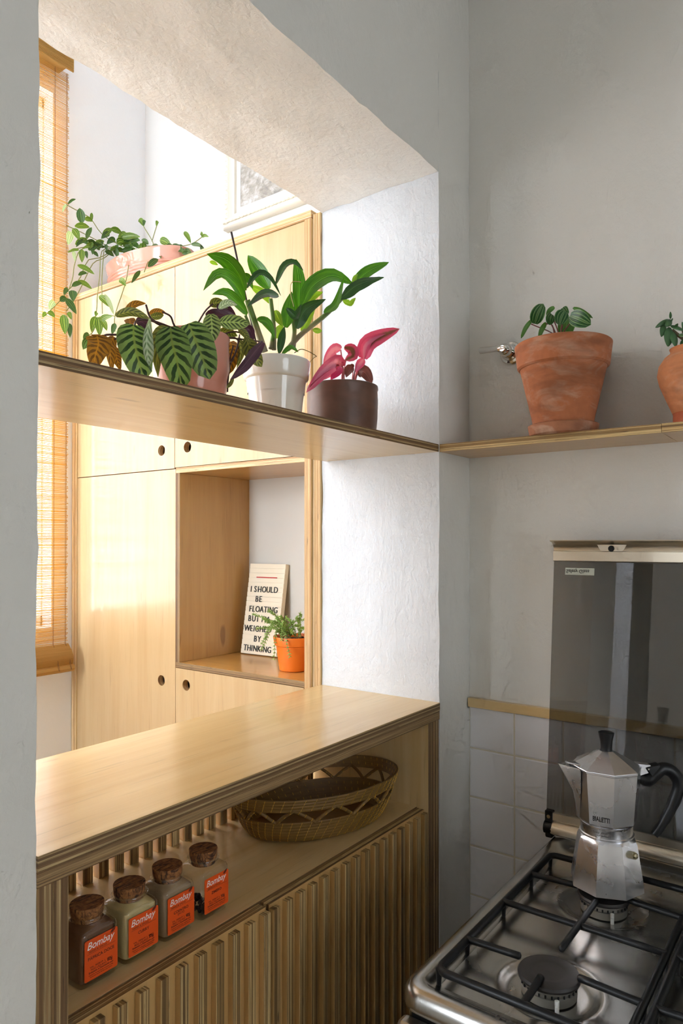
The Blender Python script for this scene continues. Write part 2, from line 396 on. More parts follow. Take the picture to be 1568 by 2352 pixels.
# tile field, each tile its own piece, cap strip over it
TILE = plain('glazed_white_tile', (236, 234, 236), .3, bump=.05, bscale=12)
tp = .1056; tz0 = Z-.3537; first = .0905
tile_mesh = None
src = {}
for r in range(9):
    h = first if r == 0 else tp; ztop = tz0-(0 if r == 0 else first+(r-1)*tp)
    for cidx in range(11):
        k = (round(h, 4))
        wy = .1027
        yt = YF-cidx*wy
        if k not in src:
            m = MB(); g = .0018; a = .0022
            x0, x1 = 0, -.0030
            o_ = [(x0, -g, -g), (x0, -wy+g, -g), (x0, -wy+g, -h+g), (x0, -g, -h+g)]
            i_ = [(x1, -g-a, -g-a), (x1, -wy+g+a, -g-a), (x1, -wy+g+a, -h+g+a), (x1, -g-a, -h+g+a)]
            m.rings([o_, [(x1*.7, p[1], p[2]) for p in o_], i_]); src[k] = m.build('tile', TILE, w_right, loc=(XB-.0005, yt, ztop), kind='structure')
        else: inst(src[k], w_right, (XB-.0005, yt, ztop))
GROUT = plain('grout', (222, 214, 196), .9)
struct('trim_2', MB().box((XB-.0022, -.6, Z-1.3), (XB+.002, YF, tz0)), GROUT)
ply('trim_1', (XB-.014, -.6, Z-.3537), (XB-.0005, YF-.002, Z-.3345), 2, 1, None, 'birch', 'd', kd='structure').data.materials[1] = face('birch', 1)

# ================================================================== PLYWOOD CUPBOARD of the far room
ZT = Z+.745
cup = thing('plywood_cupboard', (1.38, 1.46, 0), 'tall birch plywood cupboard with round finger holes and open niche, beyond the hatch', 'cupboard')
XE = XW-.001
ply('side_panel', (XC-.002, 1.003, 0), (XE, 1.0226, ZT), 1, 2, cup, 'birch', 'l')
ply('end_strip', (XC+.004, YB+.001, 0), (XC+.05, 1.0025, ZT+.01), 1, 2, cup, 'birch', 'l')
ply('side_panel', (XC-.002, 1.922, 0), (XE, 1.9485, ZT), 1, 2, cup, 'birch', 'l')
ply('top_panel', (XC-.002, 1.003, ZT-.0), (XE, 1.9485, ZT+.019), 2, 1, cup, 'birch', 'l')
zn0, zn1 = Z-.3187, Z+.187       # niche
ply('niche_side', (XC, 1.4535, zn0+.0002), (XE-.002, 1.4690, zn1-.0002), 1, 2, cup, 'tan', 'd')
MB().box((XE-.006, 1.0230, zn0), (XE-.0022, 1.4533, zn1)).build('back_panel', plain('niche_back_grey', (206, 202, 194), .6), cup)  # grey sheet added over the wall to darken the niche back
ply('niche_floor', (XC, 1.023, zn0-.014), (XE-.002, 1.4690, zn0), 2, 1, cup, 'honey', 'd')
ply('niche_roof', (XC, 1.023, zn1), (XE-.002, 1.4690, zn1+.014), 2, 1, cup, 'honey', 'l')
def holed(name, y0, y1, z0, z1, hy, hz, kind, par):
    r = .0145; s = .03; x0, x1 = XC+.0005, XC+.0185; m = MB(); n = 24
    def sq(k):
        a = 2*PI*k/n; cx, cy = math.cos(a), math.sin(a); q = max(abs(cx), abs(cy)); return (hy+s*cx/q, hz+s*cy/q)
    def ci(k): a = 2*PI*k/n; return (hy+r*math.cos(a), hz+r*math.sin(a))
    for X, fl in ((x0, 1), (x1, 0)):
        for k in range(n):
            a, b, c, d = sq(k), ci(k), ci(k+1), sq(k+1); q = [(X, *p) for p in (a, b, c, d)]
            m.quad(*(q if fl else q[::-1]), 0)
        for (ya, yb, za, zb) in ((y0, hy-s, z0, z1), (hy+s, y1, z0, z1), (hy-s, hy+s, z0, hz-s), (hy-s, hy+s, hz+s, z1)):
            q = [(X, ya, za), (X, ya, zb), (X, yb, zb), (X, yb, za)]; m.quad(*(q if fl else q[::-1]), 0)
    for k in range(n):
        a, b = ci(k), ci(k+1); m.quad((x0, *a), (x1, *a), (x1, *b), (x0, *b), 1)
    for (p, q) in (((y0, z0), (y1, z0)), ((y1, z0), (y1, z1)), ((y1, z1), (y0, z1)), ((y0, z1), (y0, z0))):
        m.quad((x0, *p), (x0, *q), (x1, *q), (x1, *p), 1)
    return m.build(name, [face(kind, 2), edge('l', 0, 2)], par)
holed('door', 1.4755, 1.9212, Z+.2005, ZT-.0015, 1.529, Z+.2525, 'pale', cup)
holed('door', 1.0235, 1.4735, Z+.2025, ZT-.0015, 1.424, Z+.2535, 'pale', cup)
holed('door', 1.4705, 1.9212, .06, Z+.1980, 1.528, Z-.375, 'pale', cup)
holed('door', 1.0262, 1.4690, .06, zn0-.0155, 1.4275, Z-.376, 'pale', cup)
ply('plinth', (XC+.02, 1.023, 0), (XC+.04, 1.92, .06), 0, 1, cup, 'birch', 'l')

# ================================================================== SHELVES
sh = thing('plywood_shelf', (.83, .82, Z+.19), 'long plywood shelf spanning the hatch, holding the three biggest potted plants', 'shelf')
ply('board', (XL-.001, YF+.001, Z+.1845), (XR, YB-.012, Z+.2), 2, 0, sh, 'birch', 'd')
sh2 = thing('corner_shelf', (1.32, .3, Z+.19), 'narrow plywood shelf on the kitchen wall above the stove, carrying terracotta pots', 'shelf')
ply('board', (XR+.001, .262, Z+.1845), (XB-.0005, YF-.0005, Z+.2), 2, 1, sh2, 'tan', 's')
ply('board', (XR+.001, -.6, Z+.1845), (XB-.0005, .2615, Z+.2), 2, 1, sh2, 'tan', 's')

# ================================================================== COUNTER and hatch cabinet
ct = thing('countertop', (.83, .83, Z-.322), 'varnished birch plywood countertop on the hatch sill, two boards thick', 'countertop')
ply('upper_board', (XL+.0005, YF-.002, Z-.3385), (XR-.0005, YB+.002, Z-.3222), 2, 0, ct, 'birch', 'd')
ply('lower_board', (XL+.0005, YF-.001, Z-.3560), (XR-.0005, YB+.001, Z-.3388), 2, 0, ct, 'birch', 'd')
cb = thing('hatch_cabinet', (.83, .83, 0), 'plywood cabinet under the countertop with an open niche and slatted doors', 'cabinet')
zc = Z-.3563; zs = Z-.525
XPL, XPR = .4335, 1.2155
ply('side_panel', (XL+.001, YF+.001, 0), (XL+.0195, YB-.001, zc), 0, 2, cb, 'birch', 'd')
ply('side_panel', (XL+.0198, YF+.0015, 0), (XPL, YB-.001, zc), 0, 2, cb, 'birch', 'd')
ply('side_panel', (XR-.0195, YF+.001, 0), (XR-.001, YB-.001, zc), 0, 2, cb, 'birch', 'd')
ply('side_panel', (XPR, YF+.0015, 0), (XR-.0198, YB-.001, zc), 0, 2, cb, 'birch', 'd')
ply('niche_floor', (XPL+.0003, YF+.0275, zs-.018), (XPR-.0003, YB-.002, zs), 2, 0, cb, 'birch', 'd')
ply('cabinet_floor', (XPL+.0003, YF+.03, .08), (XPR-.0003, YB-.002, .098), 2, 0, cb, 'birch', 'd')
# back slats of the niche: open to the room behind
sl0 = None
x = .4585
while x+.018 < XPR:
    if sl0 is None: sl0 = ply('back_slat', (0, 0, 0), (.0175, .018, zc-zs-.0004), 0, 2, cb, 'tan', 's', loc=(x, .954, zs+.0002))
    else: inst(sl0, cb, (x, .954, zs+.0002))
    x += .0287
ply('back_panel', (XPL+.0003, YB-.012, .1), (XPR-.0003, YB-.002, zs-.0185), 1, 2, cb, 'birch', 'd')
# slatted doors
def slat_door(x0, x1):
    d = ply('door', (x0, YF+.0105, .1), (x1, YF+.0265, zs-.0015), 1, 2, cb, 'tan', 's')
    s0 = None; n = int((x1-x0+.004)/.0275); pitch = (x1-x0-.0145)/(n-1) if n > 1 else 0
    top = zs-.006
    for i in range(n):
        xx = x0+i*pitch
        if s0 is None: s0 = ply('slat', (0, 0, 0), (.0145, .0095, top-.1), 0, 2, d, 'tan', 's', loc=(xx, YF+.0008, .1))
        else: inst(s0, d, (xx, YF+.0008, .1))
slat_door(XPL+.0005, .754)
slat_door(.7605, XPR-.0015)

# ================================================================== BAMBOO BLIND
BAMBOO = NT('bamboo_sticks'); c = BAMBOO.coord((5, 5, 260)); bcol = BAMBOO.mix(BAMBOO.noise(c, 1, 3), lin(206, 160, 84), lin(238, 204, 134))
BAMBOO = BAMBOO.done(BAMBOO.n('ShaderNodeMixShader', {0: .62, 1: BAMBOO.pbr(bcol, .5), 2: BAMBOO.n('ShaderNodeBsdfTranslucent', {0: bcol}).outputs[0]}).outputs[0])
CORD = plain('blind_cord', (112, 78, 44), .8)
bx0, bx1, by = -.50, 1.2035, 1.905
bl = thing('bamboo_blind', (.75, by, Z+1.4), 'woven bamboo roll-up blind hanging over the bright far window', 'blind')
m = MB(); zz = Z+1.41; i = 0
while zz > Z-.30:
    j = random.uniform(-.0006, .0006); r = random.uniform(.0010, .00155)
    sag = random.uniform(-.0016, .0016)
    m.tube([(bx0, by, zz+j), ((bx0+bx1)/2, by+sag, zz+j+random.uniform(-.002, .002)), (bx1+random.uniform(-.004, .002), by, zz+j+random.uniform(-.0006, .0006))], r, 4, caps=False)
    zz -= .00445 if random.random() > .05 else .0062; i += 1
m.build('bamboo_sticks', BAMBOO, bl, kind='stuff')
m = MB(); zz = Z-.302
for k in range(46):      # bottom: sticks bulge forward round the rolled end
    a = k/45; yy = by-.016*math.sin(PI*min(1, a*1.1))-.012*a; z_ = Z-.302-.075*a
    m.tube([(bx0, yy, z_), (bx1+.004+.006*a, yy, z_)], .0013, 4, caps=False)
m.tube([(bx0, by-.016, Z-.372), (bx1+.010, by-.016, Z-.372)], .011, 8)
m.build('bottom_roll', BAMBOO, bl)
m = MB()
for k in range(12): m.tube([(bx0, 1.872, Z+1.404+.0045*k), (1.1985, 1.872, Z+1.404+.0045*k)], .0024, 6)
m.box((bx0, 1.873, Z+1.402), (1.1985, 1.8745, Z+1.457)); m.build('valance', BAMBOO, bl)
MB().box((bx0, 1.8749, Z+1.43), (1.1985, 1.949, Z+1.455)).build('head_rail', BAMBOO, bl)
m = MB()
for xx in (1.197, 1.158, .9, .6, .35):
    for dy in (-.0022, .0022):
        m.tube([(xx, by+dy, Z+1.41), (xx+.0008, by+dy, Z+.6), (xx, by+dy, Z-.30), (xx+.002, by-.016+dy, Z-.335), (xx+.002, by-.03+dy, Z-.375)], .0006, 4)
m.build('cord', CORD, bl)

# ================================================================== PICTURE on the far room's side wall
pf = thing('picture_frame', (XW-.01, 1.34, Z+1.2), 'white carved picture frame hung above the plywood cupboard, seen from below', 'picture frame')
fy0, fy1, fz0, fz1 = 1.10, 1.551, Z+.952, Z+1.62; X1 = XW-.0008
def rect(d, X): return [(X, fy0+d, fz0+d), (X, fy1-d, fz0+d), (X, fy1-d, fz1-d), (X, fy0+d, fz1-d)]
m = MB(); m.rings([rect(0, X1), rect(0, X1-.018), rect(.006, X1-.024), rect(.012, X1-.020), rect(.026, X1-.026), rect(.034, X1-.016), rect(.042, X1-.014), rect(.044, X1-.004)], cap0=False, cap1=False)
m.build('frame', WHITEP, pf, smooth=60)
m = MB()
for k in range(30):
    yy = fy0+.01+(fy1-fy0-.02)*k/29
    for zz in (fz0+.019, fz1-.019): m.lathe([(.0, -.003), (.007, -.002), (.0085, 0), (.006, .003), (0, .004)], (X1-.024, yy, zz), 8, sx=.5)
for k in range(44):
    zz = fz0+.02+(fz1-fz0-.04)*k/43
    for yy in (fy0+.019, fy1-.019): m.lathe([(.0, -.006), (.006, -.004), (.007, 0), (.005, .005), (0, .006)], (X1-.024, yy, zz), 8, sx=.5)
m.build('carving', WHITEP, pf, smooth=60, kind='stuff')
m = MB(); m.rings([rect(.040, X1-.0055), rect(.060, X1-.006)], cap0=False, cap1=False); m.build('mat', plain('passepartout', (246, 244, 240), .8), pf)
t = NT('faded_print'); c = t.coord((1, 3, 3)); nn = t.noise(c, 6, 8, .7, 1.5); n3 = t.noise(t.coord((1, 30, 90)), 1, 4)
col = t.ramp(t.math('ADD', t.math('MULTIPLY', nn, .7), t.math('MULTIPLY', n3, .3)), [(.3, lin(96, 100, 104)), (.48, lin(168, 164, 156)), (.6, lin(206, 208, 208)), (.75, lin(236, 238, 240))])
m = MB(); q = rect(.058, X1-.005); m.quad(q[1], q[0], q[3], q[2]); m.build('print', t.done(t.pbr(col, .6)), pf)
m = MB(); q = rect(.042, X1-.0085); m.quad(q[1], q[0], q[3], q[2]); m.build('glass', glassy('picture_glass', (.98, .98, .98)), pf)

def basis_obj(o, X, Y, Zv, loc, parent):
    from mathutils import Matrix
    X, Y, Zv = Vector(X).normalized(), Vector(Y).normalized(), Vector(Zv).normalized()
    M = Matrix((X, Y, Zv)).transposed()
    o.rotation_euler = M.to_euler(); o.location = Vector(loc)-org(parent); o.parent = parent
def text(name, body, loc, X, Y, size, mat, parent, ext=.0002, align='LEFT', shear=0., sx=1., space=1., off=0.):
    c = bpy.data.curves.new(name, 'FONT'); c.body = body; c.size = size; c.extrude = ext; c.align_x = align; c.shear = shear
    c.space_character = space; c.offset = off; c.resolution_u = 3; c.materials.append(mat)
    o = bpy.data.objects.new(name, c); COL.objects.link(o); o.scale = (sx, 1, 1)
    basis_obj(o, X, Y, Vector(X).cross(Vector(Y)), loc, parent); o.scale = (sx, 1, 1)
    return o

# ================================================================== LETTER BOARD
lb_y0, bw, bh, bt = 1.4262, .131, .2585, .016
P0 = Vector((1.450, lb_y0, Z-.3155)); vX = Vector((.045, -1, 0)).normalized(); vT = Vector((.040, 0, .254)); vT.normalize(); vN = vX.cross(vT).normalized()
def B(u, v, w): return P0+vX*u+vT*v+vN*w
lb = thing('letter_board', tuple(P0), 'cream letter board with black letters leaning on the niche wall', 'letter board')
LBW = plain('cream_board', (240, 230, 208), .6); LBR = plain('cream_ribs', (238, 226, 202), .55)
m = MB(); m.rings([[B(0, 0, -bt), B(bw, 0, -bt), B(bw, 0, -.003), B(0, 0, -.003)], [B(0, bh, -bt), B(bw, bh, -bt), B(bw, bh, -.003), B(0, bh, -.003)]]); m.build('board', LBW, lb)
nr = 19; rh = bh/nr; rib = None
for k in range(nr):
    m = MB(); v0, v1 = k*rh+.0008, (k+1)*rh-.0002
    if rib is None:
        m.rings([[B(0, v0, -.003), B(0, v1, -.003), B(0, v1, 0), B(0, v0, -.0008)], [B(bw, v0, -.003), B(bw, v1, -.003), B(bw, v1, 0), B(bw, v0, -.0008)]])
        m.v = [p-P0 for p in m.v]; rib = m.build('rib', LBR, lb, loc=P0)
    else: inst(rib, lb, P0+vT*(rh*k))
LBK = plain('black_letters', (22, 20, 20), .5); LBRED = plain('red_letters', (196, 30, 28), .5)
adv = dict(I=.30, S=.62, H=.74, O=.80, U=.72, L=.55, D=.76, B=.66, E=.60, F=.56, A=.70, T=.62, N=.76, G=.78, M=.88, W=1.0, Y=.62, K=.66)
adv.update({' ': .36, "'": .24})
def row(txt, vc, cx=.5):
    S_ = .0245; tot = sum(adv[c] for c in txt)*S_*.86; u = bw*cx-tot/2
    for ch in txt:
        if ch != ' ': text('letter', ch, B(u, vc-.0085, .0008), vX, vT, S_, LBK, lb, .0009, sx=.84)
        u += adv[ch]*S_*.86
for txt, f, cx in (('I SHOULD', .285, .48), ('BE', .393, .36), ('FLOATING', .505, .52), ("BUT I'M", .612, .42), ('WEIGHED', .72, .42), ('BY', .83, .44), ('THINKING', .935, .47)):
    row(txt, bh*(1-f), cx)
m = MB(); m.rings([[B(.03, bh*.842, 0), B(.03, bh*.842, .002), B(.03, bh*.852, .002), B(.03, bh*.852, 0)], [B(.105, bh*.842, 0), B(.105, bh*.842, .002), B(.105, bh*.852, .002), B(.105, bh*.852, 0)]]); m.build('letter', LBRED, lb, label='red dash letter')

# ================================================================== SPICE JARS
JG = glassy('jar_glass', (.965, .975, .97), .03, 1.5, 1.3)
ORANGE = plain('orange_label', (232, 84, 22), .45); LTXT = plain('label_ink_dark', (104, 34, 16), .6); LWH = plain('label_ink_white', (250, 244, 236), .5)
def se(r, n, k, c, z, seg=48, sx=1., sy=1.):
    out = []
    for j in range(seg):
        t = 2*PI*j/seg; ct, st = math.cos(t), math.sin(t)
        q = (abs(ct)**n+abs(st)**n)**(-1/n); out.append(Vector(c)+Vector((r*q*ct*sx, r*q*st*sy, z)))
    return out
def jar(x0, label, cont, tone, fill, flav, sub, wt):
    w = .0265; c = (x0+w, .7305+w, zs+.0002)
    t = thing('spice_jar', c, label, 'spice jar', 'cork-stoppered spice jars in the cabinet niche')
    m = MB(); prof = [(.0215, 9, 0), (.0255, 9, .0012), (w, 9, .004), (w, 9, .061), (.0255, 8, .0645), (.0225, 3.2, .0675), (.0205, 2.1, .0695), (.0200, 2, .0715), (.0228, 2, .0728), (.0232, 2, .0748), (.0222, 2, .0762), (.0208, 2, .0762), (.0185, 2, .072)]
    m.rings([se(r, n, 0, c, z) for r, n, z in prof], 0, True, True, False)
    m.build('glass', JG, t, smooth=50)
    if fill:
        m = MB(); pr = [(.0225, 8, .0045), (w-.0022, 8, .0065), (w-.0022, 8, .0605), (.022, 4, .064), (.019, 2.2, .067), (.0185, 2, .0685)]
        if fill < 1: pr = [(r, n, z*fill+.001) for r, n, z in pr[:3]]
        m.rings([se(r, n, 0, c, z) for r, n, z in pr]); m.build('spice', tone, t, smooth=50)
    else:
        m = MB(); rr = random.Random(4)
        for k in range(70):
            q = (c[0]+rr.uniform(-.021, .021), c[1]+rr.uniform(-.021, .021), c[2]+.0075+rr.choice([0, 0, 0, .005])+rr.uniform(0, .002))
            m.lathe([(0, -.003), (.0022, -.002), (.003, 0), (.0022, .002), (0, .003)], q, 7, cap0=False, cap1=False)
        m.build('juniper_berries', tone, t, smooth=60, kind='stuff')
    ck = (c[0]+random.uniform(-.0008, .0008), c[1], c[2])
    m = MB().lathe([(.0168, .0665), (.0183, .0735), (.0194, .0768), (.0203, .0862), (.0200, .0872), (.0, .0874)], ck, 32, cap1=False)
    m.build('cork', CORK, t, smooth=40)
    # label on the front face
    Y = c[1]-w-.0004; lx0, lx1, lz0, lz1 = c[0]-.0215, c[0]+.0240, c[2]+.0085, c[2]+.0565
    m = MB(); rr = .002; pts = []
    for cx, cz, a0 in ((lx1-rr, lz0+rr, -90), (lx1-rr, lz1-rr, 0), (lx0+rr, lz1-rr, 90), (lx0+rr, lz0+rr, 180)):
        for k in range(5):
            a = math.radians(a0+k*22.5); pts.append((cx+rr*math.cos(a), cz+rr*math.sin(a)))
    m.rings([[Vector((px_, Y+.0003, pz)) for px_, pz in pts], [Vector((px_, Y, pz)) for px_, pz in pts]])
    lo = m.build('label', ORANGE, t, label='orange paper label')
    X_, Y_ = (1, 0, 0), (0, 0, 1); yy = Y-.00012
    def tx(s, u, v, size, mat=LTXT, al='LEFT', sh=0., sx=1., off=0.):
        text('lettering', s, (lx0+u, yy, lz0+v), X_, Y_, size, mat, lo, .00006, al, sh, sx, 1., off)
    tx('Bombay', .0030, .0365, .0122, LWH, 'LEFT', .28, .92)
    tx('HERBS & SPICES', .0055, .0325, .0031, sx=1.15)
    MB().box((lx0+.004, yy-.00004, lz0+.0312), (lx0+.042, yy, lz0+.0315)).build('rule', LTXT, lo)
    m = MB()
    for a in (0, 1):       # small feather mark over the name
        pts = [(.0345+.0008*a, .0445), (.0375, .0475-.001*a), (.0425, .0500), (.0415, .0470), (.0385, .0450)]
        m.rings([[Vector((lx0+u+a*.0, yy-.00003*a, lz0+v-.0012*a)) for u, v in pts], [Vector((lx0+u, yy-.00003*(a+1), lz0+v-.0012*a)) for u, v in pts]])
    m.build('feather_mark', LTXT, lo)
    tx(flav, .0225, .0238, .0052, al='CENTER', off=.00008)
    if sub: tx(sub, .0225, .0200, .0040, al='CENTER')
    tx('VAL. 30/06/19  L. 18063', .0225, .0140, .0031, al='CENTER')
    tx('PESO LÍQUIDO', .0190, .0108, .0032, al='CENTER'); tx(wt, .0345, .0118, .0050, al='CENTER', off=.00012)
    tx('Embalado e Distribuído por', .0225, .0080, .0030, al='CENTER', off=.00006)
    tx('Comércio de especiarias e temperos ltda.', .0225, .0053, .0020, al='CENTER')
    tx('Consumir em até 60 dias após aberto', .0225, .0030, .0020, al='CENTER')
    return t
jar(.4800, 'spice jar of brown paprika powder with cork, the nearest to the left post', 'p', plain('paprika', (108, 70, 42), .9, bump=.3, bscale=600), 1, 'PÁPRICA DOCE', None, '60g')
jar(.5418, 'spice jar filled with yellowish curry powder under a cork', 'c', plain('curry', (198, 174, 118), .9, bump=.3, bscale=600), 1, 'CURRY', None, '55g')
jar(.6030, 'spice jar filled with grey-brown coriander powder under a cork', 'o', plain('coriander', (158, 130, 98), .9, bump=.3, bscale=600, var=.2), 1, 'COENTRO', 'EM PÓ', '40g')
jar(.6674, 'nearly empty clear spice jar with dark berries at the bottom', 'z', plain('juniper', (34, 30, 34), .6), 0, 'ZIMBRO', None, '30g')

# ================================================================== BASKET
bc = Vector((1.043, .827, zs+.0005)); BR = -.38
t = NT('golden_grass'); c = t.coord((40, 40, 900)); g = t.mix(t.noise(c, 1, 4), lin(92, 66, 26), lin(160, 122, 58)); 
GRASS = t.done(t.pbr(t.mix(t.math('MULTIPLY', t.noise(t.coord(), 18, 3), .6), g, lin(104, 74, 34)), .5, 0, t.bump(t.noise(c, 1, 4), .6, .001)))
GOLD = plain('gold_thread', (226, 174, 60), .35)
BA, BB = .176, .1125
def el(s, th, z, dr=0.): 
    a, b = BA*s+dr, BB*s+dr; x, y = a*math.cos(th), b*math.sin(th); return bc+Vector((x*math.cos(BR)-y*math.sin(BR), x*math.sin(BR)+y*math.cos(BR), z))
def sc(z): return .735+.25*(z/.082)**.6 if z > 0 else .735
bk = thing('woven_basket', tuple(bc), 'oval golden-grass basket with an open zigzag band, inside the cabinet niche', 'basket')
def band(name, z0, z1, nco, th0=.0026):
    rs = []; N = 72; prof = []
    for k in range(nco*4+1):
        z = z0+(z1-z0)*k/(nco*4); prof.append((sc(z), z, .0006+.0011*abs(math.sin(PI*k/4))))
    ins = [(s, z, -th0-.0004) for s, z, d in reversed(prof)]
    return prof+ins
for name, z0, z1, n in (('bowl', .001, .041, 7), ('rim', .061, .083, 4)):
    pf_ = band(name, z0, z1, n); N = 80; m = MB()
    rs = [[el(s, 2*PI*j/N, z, d) for j in range(N)] for s, z, d in pf_]; rs.append(rs[0])
    m.rings(rs, cap0=False, cap1=False); m.build(name, GRASS, bk, smooth=60)
m = MB(); m.rings([[el(.74, 2*PI*j/60, .0005) for j in range(60)], [el(.74, 2*PI*j/60, .003) for j in range(60)], [el(.4, 2*PI*j/60, .0035) for j in range(60)]]); m.build('base', GRASS, bk, smooth=50)
m = MB(); NZ = 13
for k in range(NZ):
    a0 = 2*PI*k/NZ; a1 = 2*PI*(k+.5)/NZ; a2 = 2*PI*(k+1)/NZ
    for p, q, zp, zq in ((a0, a1, .039, .064), (a1, a2, .064, .039)):
        pts = [el(sc(zp+(zq-zp)*f), p+(q-p)*f, zp+(zq-zp)*f+.0015*math.sin(PI*f), -.0008) for f in (0, .25, .5, .75, 1)]
        m.tube(pts, .0031, 8)
m.build('zigzag_band', GRASS, bk, smooth=60)
m = MB()
for z0, z1, n in ((.001, .041, 7), (.061, .083, 4)):
    dz = (z1-z0)/n
    for i in range(n):
        for k in range(54):
            th = 2*PI*(k+.16*i)/54; za, zb = z0+dz*(i+.1), z0+dz*(i+.95)
            m.tube([el(sc(za), th, za, .0012), el(sc((za+zb)/2), th+.006, (za+zb)/2, .0022), el(sc(zb), th+.012, zb, .0012)], .00045, 3, caps=False)
            if i % 2: m.tube([el(sc(za), th, za, -.0032), el(sc(zb), th+.012, zb, -.0032)], .0005, 3, caps=False)
for k in range(NZ*2):
    a0 = 2*PI*k/(NZ*2)
    for f in (.2, .5, .8):
        zz = .039+.025*(f if k % 2 == 0 else 1-f)+.0015*math.sin(PI*f); ctr = el(sc(zz), a0+f*PI/NZ, zz, -.0008)
        m.tube([ctr+Vector((-.0026, -.0022, -.002)), ctr+Vector((-.001, -.0036, .0)), ctr+Vector((.0018, -.003, .002))], .0005, 3, caps=False)
m.build('gold_stitching', GOLD, bk, kind='stuff')

# ================================================================== STOVE
sx0, sx1, sy0, sy1 = .7435, 1.325, -.07, .4640
zk = Z-.5485
st = thing('gas_stove', (1.05, .2, 0), 'stainless steel gas stove with black grates and a raised smoked glass lid', 'stove')
def rr_(d, r=.03, out=0.):
    x0, x1, y0, y1 = sx0+d, sx1-d, sy0+d, sy1-d; r = max(.006, r-d*.6); pts = []
    for cx, cy, a0 in ((x1-r, y0+r, -90), (x1-r, y1-r, 0), (x0+r, y1-r, 90), (x0+r, y0+r, 180)):
        for k in range(7):
            a = math.radians(a0+k*15); pts.append((cx+r*math.cos(a), cy+r*math.sin(a)))
    return pts
m = MB()
pr = [(.006, -.030), (.001, -.026), (-.001, -.017), (.001, -.008), (.005, -.002), (.010, 0), (.020, 0), (.024, -.0015), (.028, -.0055), (.034, -.0078), (.046, -.0087)]
m.rings([[Vector((x, y, zk+dz)) for x, y in rr_(d)] for d, dz in pr], cap0=False, cap1=False)
m.build('cooktop_rim', STEEL, st, smooth=50)
burners = [(.8615, .3120), (1.1040, .3140), (.8615, .078), (1.1040, .078)]
m = MB(); NX, NY = 110, 100; ax0, ax1, ay0, ay1 = sx0+.040, sx1-.040, sy0+.040, sy1-.040
def hh(x, y):
    z = -.0082
    for bx_, by_ in burners:
        d = math.hypot(x-bx_, y-by_)
        z += -.0060*max(0, min(1, (.062-d)/.012)) + .0012*math.exp(-((d-.066)/.004)**2)
    return z
for i in range(NX+1):
    for j in range(NY+1):
        x = ax0+(ax1-ax0)*i/NX; y = ay0+(ay1-ay0)*j/NY; m.v.append(Vector((x, y, zk+hh(x, y))))
for i in range(NX):
    for j in range(NY):
        a = i*(NY+1)+j; m.f.append((a, a+NY+1, a+NY+2, a+1)); m.m.append(0)
STEEL2 = metal('cooktop_steel', (190, 187, 182), .25, (260, 8, 8), .05, .14)
m.build('cooktop', STEEL2, st, smooth=60)
BODY = metal('stove_panel_steel', (190, 184, 174), .33, (6, 300, 6), .12)
MB().box((sx0+.02, sy0+.012, .04), (sx1-.006, sy1-.012, zk-.031)).build('body', plain('dark_stove_body', (40, 38, 36), .5, .6), st)
MB().box((sx0-.004, sy0+.002, zk-.125), (sx0+.019, sy1-.002, zk-.042)).build('control_panel', BODY, st, bevel=.006)
MB().box((sx0-.002, sy0+.002, .16), (sx0+.019, sy1-.002, zk-.132)).build('oven_door', BODY, st, bevel=.004)
m = MB(); m.tube([(sx0-.045, sy0+.05, zk-.17), (sx0-.045, sy1-.05, zk-.17)], .009, 12)
for yy in (sy0+.07, sy1-.07): m.tube([(sx0-.045, yy, zk-.17), (sx0, yy, zk-.17)], .006, 10)
m.build('oven_handle', STEEL, st, smooth=50)
for yy in (.02, .10, .20, .29): 
    MB().tube([(sx0-.030, yy, zk-.085), (sx0-.004, yy, zk-.085)], [.016, .019], 20).build('knob', BLACKPL, st, smooth=40)
INK = plain('panel_ink', (30, 28, 26), .5)
text('lettering', 'exp', (sx0-.0045, sy1-.022, zk-.072), (0, -1, 0), (0, 0, 1), .017, INK, st, .0002, off=.0003, sx=1.2)
RING = metal('burner_ring', (150, 148, 142), .5); BCAP = plain('burner_cap_enamel', (38, 34, 33), .38, var=.4); WCER = plain('white_ceramic', (236, 234, 228), .3)
for bx_, by_ in burners:
    b = MB().lathe([(.030, -.017), (.0335, -.0155), (.034, -.005), (.0325, -.004), (.0325, 0), (.034, .0002), (.034, .003)], (bx_, by_, zk+.003), 48).build('burner', RING, st, smooth=40)
    MB().lathe([(.0340, .0031), (.0378, .0045), (.0382, .0072), (.0365, .0098), (.026, .0112), (.0205, .0106), (.018, .0104), (.0, .0110)], (bx_, by_, zk+.003), 48, cap1=False).build('burner_cap', BCAP, b, smooth=40)
    m = MB()
    for k in range(28):
        a = 2*PI*k/28; p = Vector((bx_+.0338*math.cos(a), by_+.0338*math.sin(a), zk+.003)); m.box(p+Vector((-.0009, -.0009, -.0035)), p+Vector((.0009, .0009, .0002)))
    m.build('flame_ports', BLACKPL, b, kind='stuff')
    a = math.radians(214); p = Vector((bx_+.0375*math.cos(a), by_+.0375*math.sin(a), 0))
    MB().lathe([(.0026, zk-.0175), (.0026, zk-.006), (.0019, zk-.0055), (.0028, zk-.0050), (.0028, zk+.0005), (.0012, zk+.001)], (p.x, p.y, 0), 12).build('igniter', WCER, b, smooth=40)
zg = Z-.5335; gr = .0047
